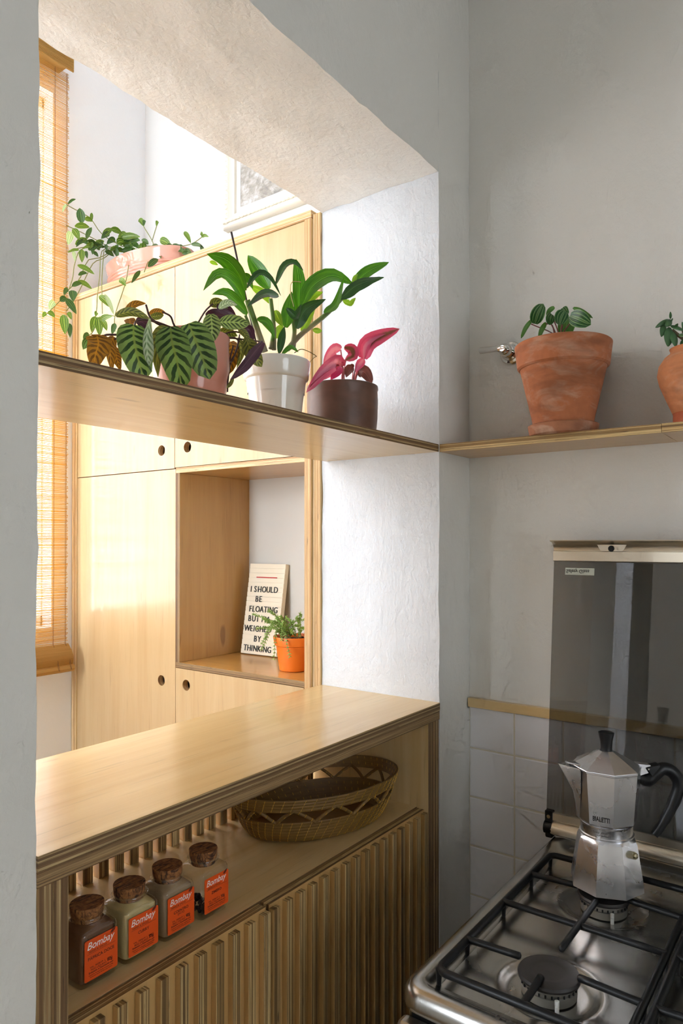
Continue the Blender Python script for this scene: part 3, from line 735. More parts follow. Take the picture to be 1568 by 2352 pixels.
def grate(y0, y1, pitch):
    xa, xb = .7825, 1.188; yc = (y0+y1)/2; c_ = .012
    loop = []
    for cx, cy, a0 in ((xb-c_, y0+c_, -90), (xb-c_, y1-c_, 0), (xa+c_, y1-c_, 90), (xa+c_, y0+c_, 180)):
        for k in range(4):
            a = math.radians(a0+k*30); loop.append((cx+c_*math.cos(a), cy+c_*math.sin(a), zg-.003))
    g = MB(); g.tube(loop+[loop[0], loop[1]], gr+.0006, 8, nh=(0, 0, 1)); g = g.build('grate', BLACK, st, smooth=60)
    def bar(p, q, taper=True):
        p, q = Vector(p), Vector(q); n = 7; pts = [p.lerp(q, i/(n-1)) for i in range(n)]; L = (q-p).length
        MB().tube(pts+[q+(q-p)/L*.002], [gr]*n+[gr*.45], 8).build('bar', BLACK, g, smooth=60)
    zt = zg+.001
    for x in (.8660, 1.0970):
        bar((x, y1, zt-.003), (x, y1-.074, zt)); bar((x, y0, zt-.003), (x, y0+.074, zt))
    bar((.9870, y1, zt-.002), (.9870, y0, zt-.002)); bar((1.064, yc, zt), (.912, yc, zt))
    bar((xa, yc, zt-.003), (.839, yc, zt)); bar((xb, yc, zt-.003), (1.136, yc, zt))
    for x in (xa+.004, .866, .987, 1.097, xb-.004):
        for y in (y0, y1):
            MB().tube([(x, y, zg-.003), (x, y, zk-.0080)], [.0045, .003], 8).build('foot', BLACK, g, smooth=60)
grate(.2020, .4262, 0); grate(-.0360, .1885, 0)
# raised glass lid with its metal edge profiles
GY0, GY1 = sy0+.004, .474
def LX(z): return 1.297+(z+.512)/(.4783)*.045
m = MB(); za, zb = -.512, -.0337
m.rings([[Vector((LX(za)+dx, y, Z+za)) for dx, y in ((0, GY0), (0, GY1), (.004, GY1), (.004, GY0))], [Vector((LX(zb)+dx, y, Z+zb)) for dx, y in ((0, GY0), (0, GY1), (.004, GY1), (.004, GY0))]])
lid = m.build('glass_lid', glassy('smoked_glass', (.56, .56, .55), .015, 1.5, 1.1), st, label='smoked glass lid standing open')
def extr(name, prof, y0, y1, mat, parent, smooth=40):
    return MB().rings([[Vector((x, y0, Z+z)) for x, z in prof], [Vector((x, y1, Z+z)) for x, z in prof]]).build(name, mat, parent, smooth=smooth)
xt = LX(zb)
extr('lid_handle', [(xt-.002, -.036), (xt-.0045, -.034), (xt-.0045, -.0165), (xt-.001, -.0155), (xt-.0015, -.010), (xt-.006, -.0035), (xt-.014, .0012), (xt-.024, .0035), (xt-.0245, .0052), (xt-.013, .0040), (xt+.002, .0045), (xt+.006, -.002), (xt+.006, -.036)], GY0, GY1, CHAMP, lid)
for yc in (.3646, .05):
    m = MB(); o = [(yc-.040, .0008), (yc-.029, -.0005), (yc-.022, -.013), (yc-.017, -.0155), (yc+.015, -.0155), (yc+.020, -.013), (yc+.027, -.0005), (yc+.036, .0008)]
    m.rings([[Vector((xt-.0065, y, Z+z)) for y, z in o], [Vector((xt-.0045, y, Z+z)) for y, z in o]]); m.build('handle_bracket', CHAMP, lid)
    MB().tube([(xt-.0062, yc, Z-.0105), (xt-.0095, yc, Z-.0105)], [.0058, .0048], 18).build('rubber_stop', BLACKPL, lid, smooth=40)
xh = LX(-.5215)
extr('hinge_rail', [(xh-.003, -.506), (xh-.0035, -.5185), (xh+.000, -.5215), (xh-.004, -.5245), (xh-.008, -.528), (xh-.0115, -.534), (xh-.0105, -.5415), (xh-.005, -.5455), (xh+.004, -.546), (xh+.006, -.506)], GY0+.01, .4625, CHAMP, lid)
m = MB().box((xh-.0055, .4605, Z-.5235), (xh+.008, .4748, Z-.503)); m.build('end_cap', BLACKPL, lid, bevel=.001)
MB().tube([(xh-.0054, .4675, Z-.513), (xh-.0062, .4675, Z-.513)], .0035, 12).build('screw', CHROME, lid)
MB().tube([(xh+.001, .4615, Z-.535), (xh+.001, .4765, Z-.535)], [.0125, .012], 20).build('end_cap', BLACKPL, lid, smooth=40)
MB().box((xh-.008, .4600, zk-.004), (xh+.010, .4740, Z-.534)).build('hinge_mount', BLACKPL, lid, bevel=.003)
# sticker on the glass: printed to be read with the lid shut, so upside down now
t_ = Vector((.045, 0, .4783)).normalized(); nrm = Vector((-t_.z, 0, t_.x))
lz = -.0545; stc = Vector((LX(lz), .4238, Z+lz))+nrm*.0006
m = MB(); hw, hh_ = .0275, .0066
def SP(u, v, w=0.): return stc+Vector((0, -1, 0))*u+t_*v+nrm*w
m.rings([[SP(-hw, -hh_), SP(hw, -hh_), SP(hw, hh_), SP(-hw, hh_)], [SP(-hw, -hh_, .0004), SP(hw, -hh_, .0004), SP(hw, hh_, .0004), SP(-hw, hh_, .0004)]])
stk = m.build('sticker', plain('sticker_grey', (176, 180, 166), .6), lid)
text('lettering', 'Safety Glass', SP(-.0255, .0035, .0007), (0, -1, 0), -t_, .0098, INK, stk, .0001, sx=.93, off=.0001)

# ================================================================== MOKA POT
mc = Vector((1.118, .3135, zg+.0062)); mz = mc.z-Z; hd = RGT.copy(); MA = math.atan2(hd.y, hd.x)
mk = thing('moka_pot', tuple(mc), 'octagonal aluminium stovetop coffee pot with black handle, on the rear burner', 'coffee pot'); mk.scale = (.955, .955, .955)
def oct_(R, z, mix, rot, seg=64, c=mc):
    out = []
    for j in range(seg):
        t = 2*PI*j/seg; a = ((t-rot) % (PI/4))-PI/8
        ro = R*math.cos(PI/8)/math.cos(a); r = ro*mix+R*.965*(1-mix); out.append(c+Vector((r*math.cos(t), r*math.sin(t), z)))
    return out
VA = math.atan2(-FWD.y, -FWD.x)      # direction from the pot to the viewer
r1 = VA+math.radians(9); r1 = round(r1/(2*PI/64))*(2*PI/64)
r2 = VA-math.radians(9); r2 = round(r2/(2*PI/64))*(2*PI/64)
m = MB(); m.rings([oct_(R, z, k, r1) for R, z, k in ((.052, 0, .8), (.0575, .0015, 1), (.0570, .012, 1), (.0475, .0730, 1), (.0455, .0785, .75), (.0430, .0815, .3), (.0415, .083, 0), (.0405, .0835, 0))])
m.build('boiler', ALU, mk, smooth=16)
MB().lathe([(.0405, .0830), (.0418, .0840), (.0418, .0862), (.0402, .0875), (.0402, .1000), (.0412, .1025), (.0420, .1040)], mc, 64).build('collar', ALU, mk, smooth=30)
m = MB(); m.rings([oct_(R, z, k, r2) for R, z, k in ((.0425, .1035, .2), (.0455, .1060, .8), (.0470, .1085, 1), (.0538, .1880, 1), (.0545, .1890, 1), (.0545, .1905, 1))])
m.build('upper_chamber', ALU, mk, smooth=16)
m = MB(); m.rings([oct_(R, z, 1, r2) for R, z in ((.0548, .1906), (.0552, .1915), (.0548, .1925), (.0300, .2065), (.0115, .2160))]); ldd = m.build('pot_lid', ALU, mk, smooth=10)
MB().lathe([(.0095, .2162), (.0088, .221), (.0098, .232), (.0122, .2435), (.0122, .2450), (.0105, .2455), (.0095, .2445), (0, .2440)], mc, 28, cap1=False).build('lid_knob', BLACKPL, ldd, smooth=40)
def H(u, z, s=0.): return mc+hd*u+Vector((0, 0, 1))*z+FWD*s
m = MB(); m.rings([[H(-.044, .108, -.002), H(-.044, .108, .002), H(-.0455, .108, .002), H(-.0455, .108, -.002)], [H(-.046, .150, -.013), H(-.046, .150, .013), H(-.053, .150, .004), H(-.053, .150, -.004)], [H(-.048, .1885, -.020), H(-.048, .1885, .020), H(-.075, .1905, .0035), H(-.075, .1905, -.0035)], [H(-.050, .1915, -.018), H(-.050, .1915, .018), H(-.079, .1955, .003), H(-.079, .1955, -.003)]]); m.build('spout', ALU, mk, smooth=25)
MB().rings([[H(-.040, .193, -.016), H(-.040, .193, .016), H(-.066, .1965, .004), H(-.066, .1965, -.004)], [H(-.040, .195, -.012), H(-.040, .195, .012), H(-.064, .198, .003), H(-.064, .198, -.003)]]).build('spout_cover', ALU, ldd)
# hinge lug and handle
MB().rings([[H(.048, .176, -.007), H(.048, .176, .007), H(.048, .196, .007), H(.048, .196, -.007)], [H(.069, .182, -.006), H(.069, .182, .006), H(.069, .1935, .006), H(.069, .1935, -.006)]]).build('hinge_lug', ALU, mk)
MB().tube([H(.065, .188, -.009), H(.065, .188, .009)], .0014, 10).build('hinge_pin', CHROME, mk)
pts = spline([H(.052, .172), H(.066, .168), H(.079, .178), H(.090, .186), H(.104, .183), H(.114, .171), H(.1165, .155), H(.108, .130), (H(.098, .110)), H(.086, .090), H(.077, .079)], 30)
rad = [.0075, .0085, .0100, .0115]+[.0112]*5+[.0105]*6+[.0098]*6+[.0088]*4+[.0078]*3+[.0068, .0062]
MB().tube(pts, rad[:30], 14, flat=.85, nh=(0, 0, 1)).build('handle', BLACKPL, mk, smooth=60)
MB().rings([[H(.060, .190, -.0085), H(.060, .190, .0085), H(.070, .175, .0085), H(.070, .175, -.0085)], [H(.084, .1955, -.0075), H(.084, .1955, .0075), H(.088, .178, .0075), H(.088, .178, -.0075)]]).build('handle_root', BLACKPL, mk, smooth=60, bevel=.002)
# safety valve
va = r1+PI/8+PI/4*0; 
va = VA+math.radians(33); vd = Vector((math.cos(va), math.sin(va), 0)); vr = .0487*math.cos(math.radians(2)); vp = mc+vd*vr+Vector((0, 0, .0640))
vdn = (vd+Vector((0, 0, .13))).normalized()
BRASS = metal('valve_brass', (190, 180, 150), .25)
MB().tube([vp-vdn*.004, vp+vdn*.003], .0062, 6).build('safety_valve', BRASS, mk)
MB().tube([vp+vdn*.0025, vp+vdn*.0055, vp+vdn*.006], [.0042, .0042, .0032], 16).build('safety_valve', BRASS, mk, smooth=40)
# lettering on the face left of the front edge
fa = r2-PI/8; fn = Vector((math.cos(fa), math.sin(fa), 0)); ap0 = .0470*math.cos(PI/8); ap1 = .0538*math.cos(PI/8)
def FP(u, z, w=.0003):
    f = (z-.1085)/(.188-.1085); up = (fn*(ap1-ap0)+Vector((0, 0, .0795))).normalized()
    return mc+fn*(ap0+(ap1-ap0)*f+w)+Vector((0, 0, z))+fX*u
fX = Vector((0, 0, 1)).cross(fn).normalized(); fU = (fn*(ap1-ap0)+Vector((0, 0, .0795))).normalized()
text('lettering', 'BIALETTI', FP(0, .1150), fX, fU, .0108, INK, mk, .0001, 'CENTER', sx=.62, off=.0002)
text('lettering', 'Moka Express', mc+fn*.0404+Vector((0, 0, .0945))-fX*.0, fX, (0, 0, 1), .0060, plain('etched_ink', (96, 92, 90), .5), mk, .0001, 'CENTER', shear=.3)
text('lettering', 'MADE IN ITALY', mc+fn*.0404+Vector((0, 0, .0905))-fX*.0, fX, (0, 0, 1), .0030, INK, mk, .0001, 'CENTER')

# ================================================================== WALL VALVE (chrome)
vc = Vector((XB-.0005, .5822, Z+.3985))
vv = thing('shutoff_valve', tuple(vc), 'chrome shut-off valve with a bar lever on the wall beside the terracotta pot', 'valve')
def latx(name, prof, parent, mat=CHROME, seg=36):
    m = MB(); m.rings([[vc+Vector((-d, r*math.cos(2*PI*j/seg), r*math.sin(2*PI*j/seg))) for j in range(seg)] for r, d in prof]); return m.build(name, mat, parent, smooth=35)
latx('flange', [(.0245, 0), (.0245, .004), (.022, .0075), (.0175, .009), (.0165, .0085), (.0165, .012), (.0135, .0145)], vv)
latx('bonnet', [(.0125, .0145), (.0135, .016), (.0135, .024), (.0115, .026), (.0115, .029), (.0128, .030), (.0128, .037), (.011, .041), (.0085, .043), (.0085, .047), (.006, .050)], vv)
lv = vc+Vector((-.044, 0, .001))
MB().tube([lv+Vector((0, -.006, 0)), lv+Vector((0, .010, .0005)), lv+Vector((0, .012, .001)), lv+Vector((0, .050, .003)), lv+Vector((0, .052, .003))], [.0065, .0075, .0062, .0068, .0055], 20).build('lever', CHROME, vv, smooth=35)

# ================================================================== PLANTS
def depth(p): return (p-Vector((0, 0, Z))).dot(FWD)
def leaf(name, parent, pts, w, mat, roll=0., fold=.25, prof=(.75, .85), droop=0., nu=11, nv=2, label=None, wav=0., hint=None, curl=0.):
    """A leaf blade along the 3D path pts, w metres wide; roll turns the blade about its own axis."""
    P = spline(pts, nu); m = MB(); rs = random.random()*9
    for i, p in enumerate(P):
        t = (P[min(i+1, nu-1)]-P[max(i-1, 0)]).normalized(); u = i/(nu-1)
        n = hint if hint is not None else (Vector((0, 0, Z))-p); n = (n-t*n.dot(t)).normalized()
        s_ = t.cross(n); a = math.radians(roll+curl*u); side = s_*math.cos(a)+n*math.sin(a); nn = n*math.cos(a)-s_*math.sin(a)
        ww = w/2*(max(0, math.sin(PI*min(1, (.02+.98*u))**prof[0]))**prof[1])+.0004
        for k in range(-nv, nv+1):
            v = k/nv
            q = p+side*(ww*v*math.cos(fold*.9))+nn*(ww*abs(v)*fold)-nn*(droop*ww*v*v)
            if wav: q += nn*(wav*w*math.sin(u*17+rs+(2 if v > 0 else 0))*abs(v))
            m.uv[len(m.v)] = (u, .5+v/2); m.v.append(q)
    c = 2*nv+1
    for i in range(nu-1):
        for k in range(c-1):
            a = i*c+k; m.f.append((a, a+1, a+c+1, a+c)); m.m.append(0)
    return m.build(name, mat, parent, smooth=180, label=label)
def crop(cn):
    ox, oy, k = cn
    return lambda x, y, Y: at(ox+x*k, oy+y*k, Y)
C1 = crop((60, 440, .3189)); C2 = crop((440, 520, .3189)); C3 = crop((1068, 660, .3189)); K = .3189
def leaves(parent, C, rows, mats, **kw):
    for r in rows:
        pts, w, mi, roll, Y0, Y1 = r[:6]; ex = dict(kw); ex.update(r[6] if len(r) > 6 else {})
        n = len(pts); P = [C(x, y, Y0+(Y1-Y0)*i/(n-1)) for i, (x, y) in enumerate(pts)]
        wm = w*K/FPX*depth(P[n//2]); leaf('leaf', parent, P, wm, mats[mi], roll, **ex)
def stem(name, parent, pts, r, mat, seg=7, n=12, label=None):
    P = spline(pts, n)
    if hasattr(r, '__len__'): r = [r[0]+(r[1]-r[0])*i/(n-1) for i in range(n)]
    return MB().tube(P, r, seg).build(name, mat, parent, smooth=70, label=label)
def soil(parent, c, r, z, chips=50):
    m = MB(); m.lathe([(r, z-.006), (r*.98, z), (r*.5, z+.002), (0, z+.003)], (c[0], c[1], 0), 28, cap1=False); rr = random.Random(3)
    for k in range(chips):
        a, q = rr.random()*2*PI, r*.92*math.sqrt(rr.random()); p = Vector((c[0]+q*math.cos(a), c[1]+q*math.sin(a), z+.002)); s_ = rr.uniform(.002, .005)
        d = Vector((rr.uniform(-1, 1), rr.uniform(-1, 1), rr.uniform(-.3, .5))).normalized()*s_; m.tube([p-d, p+d], s_*.5, 5)
    return m.build('soil', SOIL, parent, kind='stuff')
SH = Z+.2003
# ---- white pot orchid
WHITEG = plain('white_glaze', (226, 222, 212), .12, **{'Coat Weight': .6})
oc = (.921, .82)
orc = thing('potted_orchid', (*oc, SH), 'green cane orchid in a glossy white pot, in the middle of the hatch shelf', 'potted plant', 'plants on the hatch shelf')
MB().lathe([(.040, 0), (.0425, .002), (.0475, .050), (.0520, .0830), (.0560, .0850), (.0572, .0870), (.0603, .1125), (.0603, .1160), (.0590, .1175), (.0570, .1165), (.0540, .095), (.05, .06)], (*oc, SH), 64, cap1=False).build('pot', WHITEG, orc, smooth=40)
soil(orc, oc, .0545, SH+.106, 90)
G1 = leaf_mat('orchid_leaf', 'plain', (40, 98, 14), (92, 156, 24), .25, .26)
G2 = leaf_mat('orchid_leaf_dark', 'plain', (34, 72, 34), (58, 100, 44), .22, .18)
G3 = leaf_mat('orchid_leaf_young', 'plain', (120, 172, 38), (160, 196, 60), .3, .5)
t = NT('orchid_cane'); g = t.n('ShaderNodeSeparateXYZ', {0: t.coord(kind='Generated')}).outputs[2]
CANE = t.done(t.pbr(t.mix(t.math('MULTIPLY', t.noise(t.coord((60, 60, 4)), 1, 3), .5), t.ramp(g, [(.1, lin(150, 138, 108)), (.42, lin(158, 148, 96)), (.6, lin(104, 140, 48))]), lin(86, 84, 50)), .45))
leaves(orc, C2, [
 ([(385,462),(330,330),(240,235),(110,198)],118,0,18,.80,.78,{'prof':(.9,.7)}), ([(380,535),(300,400),(190,350),(85,462)],112,0,-35,.80,.76),
 ([(400,632),(320,540),(240,480),(148,490)],92,0,-30,.81,.77), ([(560,450),(490,330),(405,208)],118,0,10,.83,.86,{'prof':(.9,.65)}),
 ([(400,445),(480,345),(560,370),(642,500)],62,1,48,.80,.77,{'fold':.4}), ([(625,497),(520,490),(402,578)],72,1,-30,.79,.76),
 ([(610,415),(670,290),(740,262),(803,318)],70,1,48,.82,.80,{'fold':.3}), ([(765,650),(775,430),(752,236)],96,0,0,.84,.84,{'prof':(.85,.55)}),
 ([(800,560),(870,430),(1010,352),(1165,415)],118,0,22,.80,.79,{'prof':(.8,.7)}), ([(1155,430),(1270,325),(1420,258)],84,0,20,.79,.76,{'prof':(.8,.75)}),
 ([(1070,520),(1200,420),(1382,366)],92,1,-28,.78,.75,{'wav':.05}), ([(955,625),(1040,560),(1097,365)],72,0,40,.79,.78),
 ([(815,610),(870,510),(945,472)],64,2,20,.82,.80), ([(755,735),(820,600),(965,525)],98,1,-22,.78,.76),
 ([(680,730),(700,600),(720,470)],100,0,10,.82,.82), ([(680,590),(745,650),(790,560)],66,1,25,.77,.76,{'fold':.5}),
 ([(600,605),(625,665),(655,720)],58,2,0,.82,.8), ([(470,670),(550,700),(600,810)],66,0,30,.80,.80),
 ([(630,915),(650,800),(668,722)],54,1,0,.79,.79), ([(790,755),(840,670),(900,540)],56,2,20,.82,.8),
 ([(600,805),(630,750),(655,700)],66,2,0,.83,.82), ([(650,922),(715,872),(768,905)],38,0,30,.78,.77),
 ([(1085,530),(1140,555),(1180,512)],48,2,30,.79,.78,{'wav':.1}), ([(872,742),(910,752),(938,750)],38,2,0,.81,.8),
 ([(430,430),(520,490),(565,560)],60,2,0,.84,.84), ([(362,362),(405,372),(440,450)],56,0,0,.82,.82), ([(130,255),(160,262),(188,278)],26,2,0,.84,.84),
 ([(300,520),(360,580),(402,630)],60,2,0,.83,.82), ([(600,770),(570,740),(500,690)],40,0,0,.84,.84), ([(1160,420),(1175,370),(1195,345)],30,2,0,.79,.78)], [G1, G2, G3])
for pts, r in (([(525,905),(470,740),(400,530)],(.0062,.0048)), ([(592,890),(590,720),(568,520)],(.0042,.0036)), ([(735,870),(742,740),(745,655)],(.0038,.0032)),
               ([(690,885),(790,775),(960,640),(1090,510)],(.0050,.0044)), ([(715,880),(735,760),(720,640)],(.003,.003)), ([(570,880),(578,830),(585,780)],(.0045,.003)), ([(430,760),(410,700),(385,640)],(.003,.0025))):
    stem('cane', orc, [C2(x, y, .815) for x, y in pts], r, CANE)
STICK = plain('plant_stake', (66, 50, 50), .6)
stem('stake', orc, [C2(285, 40, .83), C2(343, 305, .83), C2(478, 905, .83)], .0017, STICK, n=3)
ROOT = plain('dry_root', (120, 110, 60), .7)
stem('aerial_root', orc, [C2(*p, .775) for p in ((740,910),(790,885),(850,905),(898,935),(885,942),(850,978))], (.0009, .0005), ROOT, 5, 18)
stem('aerial_root', orc, [C2(*p, .80) for p in ((735,578),(712,480),(722,402),(785,402),(770,398))], (.0006, .0009), plain('dry_tip', (196, 176, 110), .7), 5, 18)

# ---- calathea in a pink pot
cc = (.722, .815)
cal = thing('potted_calathea', (*cc, SH), 'drooping plant with striped oval leaves in a pink pot, leftmost on the hatch shelf', 'potted plant', 'plants on the hatch shelf')
PINKG = plain('salmon_glaze', (218, 150, 130), .22, **{'Coat Weight': .3})
MB().lathe([(.040, 0), (.044, .003), (.053, .03), (.0575, .062), (.058, .082), (.0565, .102), (.0585, .110), (.0575, .1135), (.0545, .112), (.053, .10), (.05, .06)], (*cc, SH), 56, cap1=False).build('pot', PINKG, cal, smooth=40)
soil(cal, cc, .0525, SH+.098)
CA = leaf_mat('calathea_leaf', 'calathea', (122, 154, 84), (34, 62, 24), .36, .32, (96, 60, 80), (128, 150, 70))
CB = leaf_mat('calathea_leaf_light', 'calathea', (162, 186, 110), (62, 84, 40), .36, .2, (110, 84, 90))
CO = leaf_mat('calathea_leaf_olive', 'calathea', (136, 140, 60), (74, 84, 32), .36, .25, (110, 84, 60))
CY = leaf_mat('calathea_leaf_withered', 'calathea', (168, 118, 30), (108, 72, 24), .4, .3, (120, 84, 44))
CP = leaf_mat('calathea_leaf_purple', 'plain', (66, 36, 52), (92, 54, 74), .25, .1)
CW = leaf_mat('calathea_leaf_rolled', 'calathea', (206, 220, 190), (130, 158, 110), .36, .25)
mats = [CA, CB, CO, CY, CP, CW]
leaves(cal, C1, [
 ([(740,915),(748,945),(742,990)],80,3,0,.80,.79), ([(1030,985),(985,1030),(945,1130),(950,1335)],130,2,-15,.76,.75),
 ([(640,1120),(652,1200),(680,1290)],70,3,0,.80,.79), ([(630,1045),(605,1110),(605,1180),(620,1300)],92,3,20,.77,.75,{'wav':.04}),
 ([(512,1038),(520,1100),(500,1170),(478,1290)],180,3,10,.755,.74,{'wav':.05,'prof':(.62,.6)}),
 ([(775,960),(775,1050),(800,1180),(850,1370)],250,0,8,.745,.735,{'prof':(.85,.42),'nv':4,'droop':.15}),
 ([(1040,975),(1050,1080),(1085,1220),(1125,1440)],245,0,-6,.735,.725,{'prof':(.85,.42),'nv':4,'droop':.15}),
 ([(1170,950),(1215,1060),(1270,1200),(1322,1352)],245,0,4,.73,.72,{'prof':(.8,.42),'nv':4,'droop':.15}),
 ([(1330,882),(1338,980),(1332,1092)],126,1,0,.735,.73,{'prof':(.85,.6)}), ([(890,915),(868,1050),(872,1170),(885,1255)],92,5,22,.73,.725,{'fold':.6,'prof':(1.15,.7)}),
 ([(645,895),(760,868),(888,915)],66,2,20,.79,.77,{'prof':(.8,.6)}), ([(705,885),(780,815),(862,806)],56,3,15,.80,.78,{'fold':.5}),
 ([(885,880),(950,868),(1002,868)],52,3,10,.81,.81), ([(790,925),(850,950),(905,1010)],86,4,20,.80,.79), ([(890,905),(950,895),(990,890)],50,2,0,.80,.80), ([(560,1060),(520,1040),(470,1030)],40,3,40,.77,.75)], mats)
leaves(cal, C2, [
 ([(130,565),(190,550),(262,590)],70,2,0,.79,.77), ([(180,570),(250,600),(320,645)],80,4,0,.78,.77), ([(195,690),(300,690),(412,706)],104,1,0,.755,.75,{'prof':(.85,.6)}),
 ([(195,592),(255,552),(328,566)],54,5,10,.76,.75), ([(100,640),(200,640),(310,640)],90,4,20,.80,.79), ([(280,830),(290,930),(262,1070)],120,3,-12,.80,.79,{'prof':(.8,.5)}), ([(340,800),(355,900),(325,1020)],58,2,30,.79,.78),
 ([(390,800),(430,900),(505,1012)],120,2,10,.765,.755,{'prof':(.95,.6)}), ([(515,835),(440,920),(370,1010),(275,1105)],92,4,22,.745,.73,{'fold':.45,'wav':.05,'prof':(.8,.6)}),
 ([(335,738),(380,775),(425,845)],56,2,30,.76,.75), ([(370,740),(420,752),(442,835)],68,4,0,.79,.78), ([(300,1095),(275,1140),(252,1165)],26,2,0,.735,.73), ([(190,760),(260,760),(330,790)],80,2,-20,.79,.78), ([(320,650),(350,680),(390,720)],50,4,0,.78,.77)], mats)
CST = plain('calathea_stalk', (78, 52, 50), .5)
for pts in (((1130,1000),(1070,970),(1040,900),(985,868)), ((1120,1010),(1000,960),(900,915),(862,815)), ((1190,1010),(1235,950),(1290,860),(1345,808)), ((1050,1010),(800,1040),(620,1030),(560,1040),(535,1090)),
            ((1060,1020),(760,1060),(680,1050),(640,1062)), ((1060,1000),(900,930),(800,930),(780,965)), ((1120,1000),(1080,985),(1042,980)), ((1180,1010),(1165,980),(1170,955)), ((1250,990),(1300,950),(1330,890)), ((1100,1010),(960,960),(890,915))):
    stem('stalk', cal, [C1(x, y, .79-.035*i/len(pts)) for i, (x, y) in enumerate(pts)], .0014, CST, 6)
for pts in (((100,900),(200,822),(300,800),(345,830)), ((100,900),(210,808),(440,822),(515,838)), ((345,800),(320,900),(280,980),(262,1100),(258,1190)), ((120,900),(230,780),(330,760),(392,805)), ((345,780),(325,880),(290,970),(275,960),(300,860))):
    stem('stalk', cal, [C2(x, y, .79-.035*i/len(pts)) for i, (x, y) in enumerate(pts)], .0013, CST, 6)

# ---- pink leaved plant in a brown pot
pc = (1.0933, .802)
pk = thing('potted_stromanthe', (*pc, SH), 'plant with bright pink leaves in a squat dark brown pot, near the white wall', 'potted plant', 'plants on the hatch shelf')
t = NT('brown_glaze'); nn = t.noise(t.coord((1, 1, 1.6)), 16, 5, .6, .5)
BRG = t.done(t.pbr(t.mix(nn, lin(62, 42, 38), lin(128, 92, 74)), .42, 0, t.bump(t.noise(t.coord(), 60, 4), .25, .001)))
MB().lathe([(.061, 0), (.0645, .003), (.0680, .04), (.0690, .075), (.0680, .092), (.0695, .0955), (.0690, .1010), (.0670, .1020), (.0650, .0995), (.063, .07)], (*pc, SH), 60, cap1=False).build('pot', BRG, pk, smooth=40)
soil(pk, pc, .0625, SH+.090)
S1 = leaf_mat('pink_leaf', 'pink', (232, 92, 140), (240, 140, 176), .35, .35, (224, 84, 136))
S2 = leaf_mat('pink_leaf_brown', 'pink', (222, 80, 124), (122, 70, 50), .35, .25, (220, 80, 130))
S3 = leaf_mat('magenta_leaf', 'plain', (214, 30, 110), (228, 60, 130), .35, .3)
S4 = leaf_mat('brown_red_leaf', 'plain', (104, 58, 48), (134, 70, 60), .35, .15)
leaves(pk, C2, [
 ([(1236,950),(1270,850),(1370,790),(1496,738)],128,1,14,.79,.75,{'prof':(.62,.6),'fold':.35}), ([(1238,955),(1250,860),(1320,805),(1400,775)],70,0,-25,.785,.76),
 ([(1072,885),(1030,880),(985,930),(948,998)],80,0,20,.79,.76,{'prof':(.8,.6)}), ([(1070,1005),(1040,975),(940,1050),(824,1196)],118,0,24,.78,.735,{'prof':(.7,.6)}),
 ([(1062,1000),(980,1020),(900,1090),(850,1160)],60,1,-30,.775,.735), ([(1098,870),(1150,885),(1162,930),(1100,965)],84,1,0,.79,.78,{'prof':(.9,.5)}),
 ([(1065,1005),(1040,1050),(1000,1105)],76,2,0,.79,.77), ([(1240,955),(1205,1000),(1180,1050)],60,0,0,.79,.78), ([(1195,1050),(1245,1050),(1297,1132)],92,3,10,.80,.77,{'prof':(.75,.5)}),
 ([(1155,1005),(1128,1040),(1112,1088)],66,3,0,.80,.79), ([(1050,1040),(985,1060),(935,1108)],56,0,30,.79,.76), ([(1150,990),(1155,1010),(1150,1040)],30,3,0,.8,.8)], [S1, S2, S3, S4])
PST = plain('pink_stalk', (186, 96, 96), .5)
for pts, r in ((((1080,1110),(1085,990),(1072,888)), .0014), (((1098,1110),(1100,1020),(1112,958)), .0012), (((1155,1110),(1160,1050),(1140,1030)), .0012), (((1172,1112),(1195,1040),(1238,950)), .0028), (((1088,1110),(1090,1020),(1070,1005)), .0014), (((1180,1112),(1190,1060),(1200,1048)), .0012)):
    stem('stalk', pk, [C2(x, y, .80) for x, y in pts], r, PST, 6, 8)
stem('leaf_spike', pk, [C2(1163, 1110, .79), C2(1175, 1040, .79), C2(1192, 962, .79)], (.0016, .0005), plain('spike_red', (112, 36, 50), .5), 6, 6)

# ---- trailing plant in a long pink planter on the cupboard
plc = Vector((1.352, 1.715, ZT+.0192))
trl = thing('trailing_plant', tuple(plc), 'trailing green plant in an oval ribbed pink planter on top of the plywood cupboard', 'potted plant')
m = MB(); prof = [(.86, 0), (.885, .003), (.90, .007)]
for k in range(4):
    z = .009+.0095*k; prof += [(.905+.015*k, z), (.925+.015*k, z+.0025), (.925+.015*k, z+.006), (.908+.015*k, z+.0085)]
prof += [(.975, .060), (.99, .070), (1.01, .078), (1.01, .081), (.98, .082), (.95, .072), (.90, .04)]
m.rings([[plc+Vector((.088*s_*math.cos(a), .176*s_*math.sin(a), z)) for a in (2*PI*j/64 for j in range(64))] for s_, z in prof], cap1=False)
m.build('planter', plain('blush_glaze', (204, 146, 128), .1, **{'Coat Weight': .7}), trl, smooth=40)
m = MB(); m.rings([[plc+Vector((.082*math.cos(a), .165*math.sin(a), .066)) for a in (2*PI*j/40 for j in range(40))], [plc+Vector((.04*math.cos(a), .08*math.sin(a), .070)) for a in (2*PI*j/40 for j in range(40))]], cap0=False); m.build('soil', SOIL, trl)
_r = random.Random(21)
T1 = leaf_mat('trail_leaf', 'stripe', (72, 106, 34), (148, 178, 76), .35, .35)
T2 = leaf_mat('trail_leaf_dark', 'stripe', (40, 76, 30), (96, 130, 60), .35, .2)
T3 = leaf_mat('trail_leaf_pale', 'stripe', (150, 176, 130), (206, 222, 190), .4, .4)
TST = plain('trail_stem', (128, 132, 72), .6)
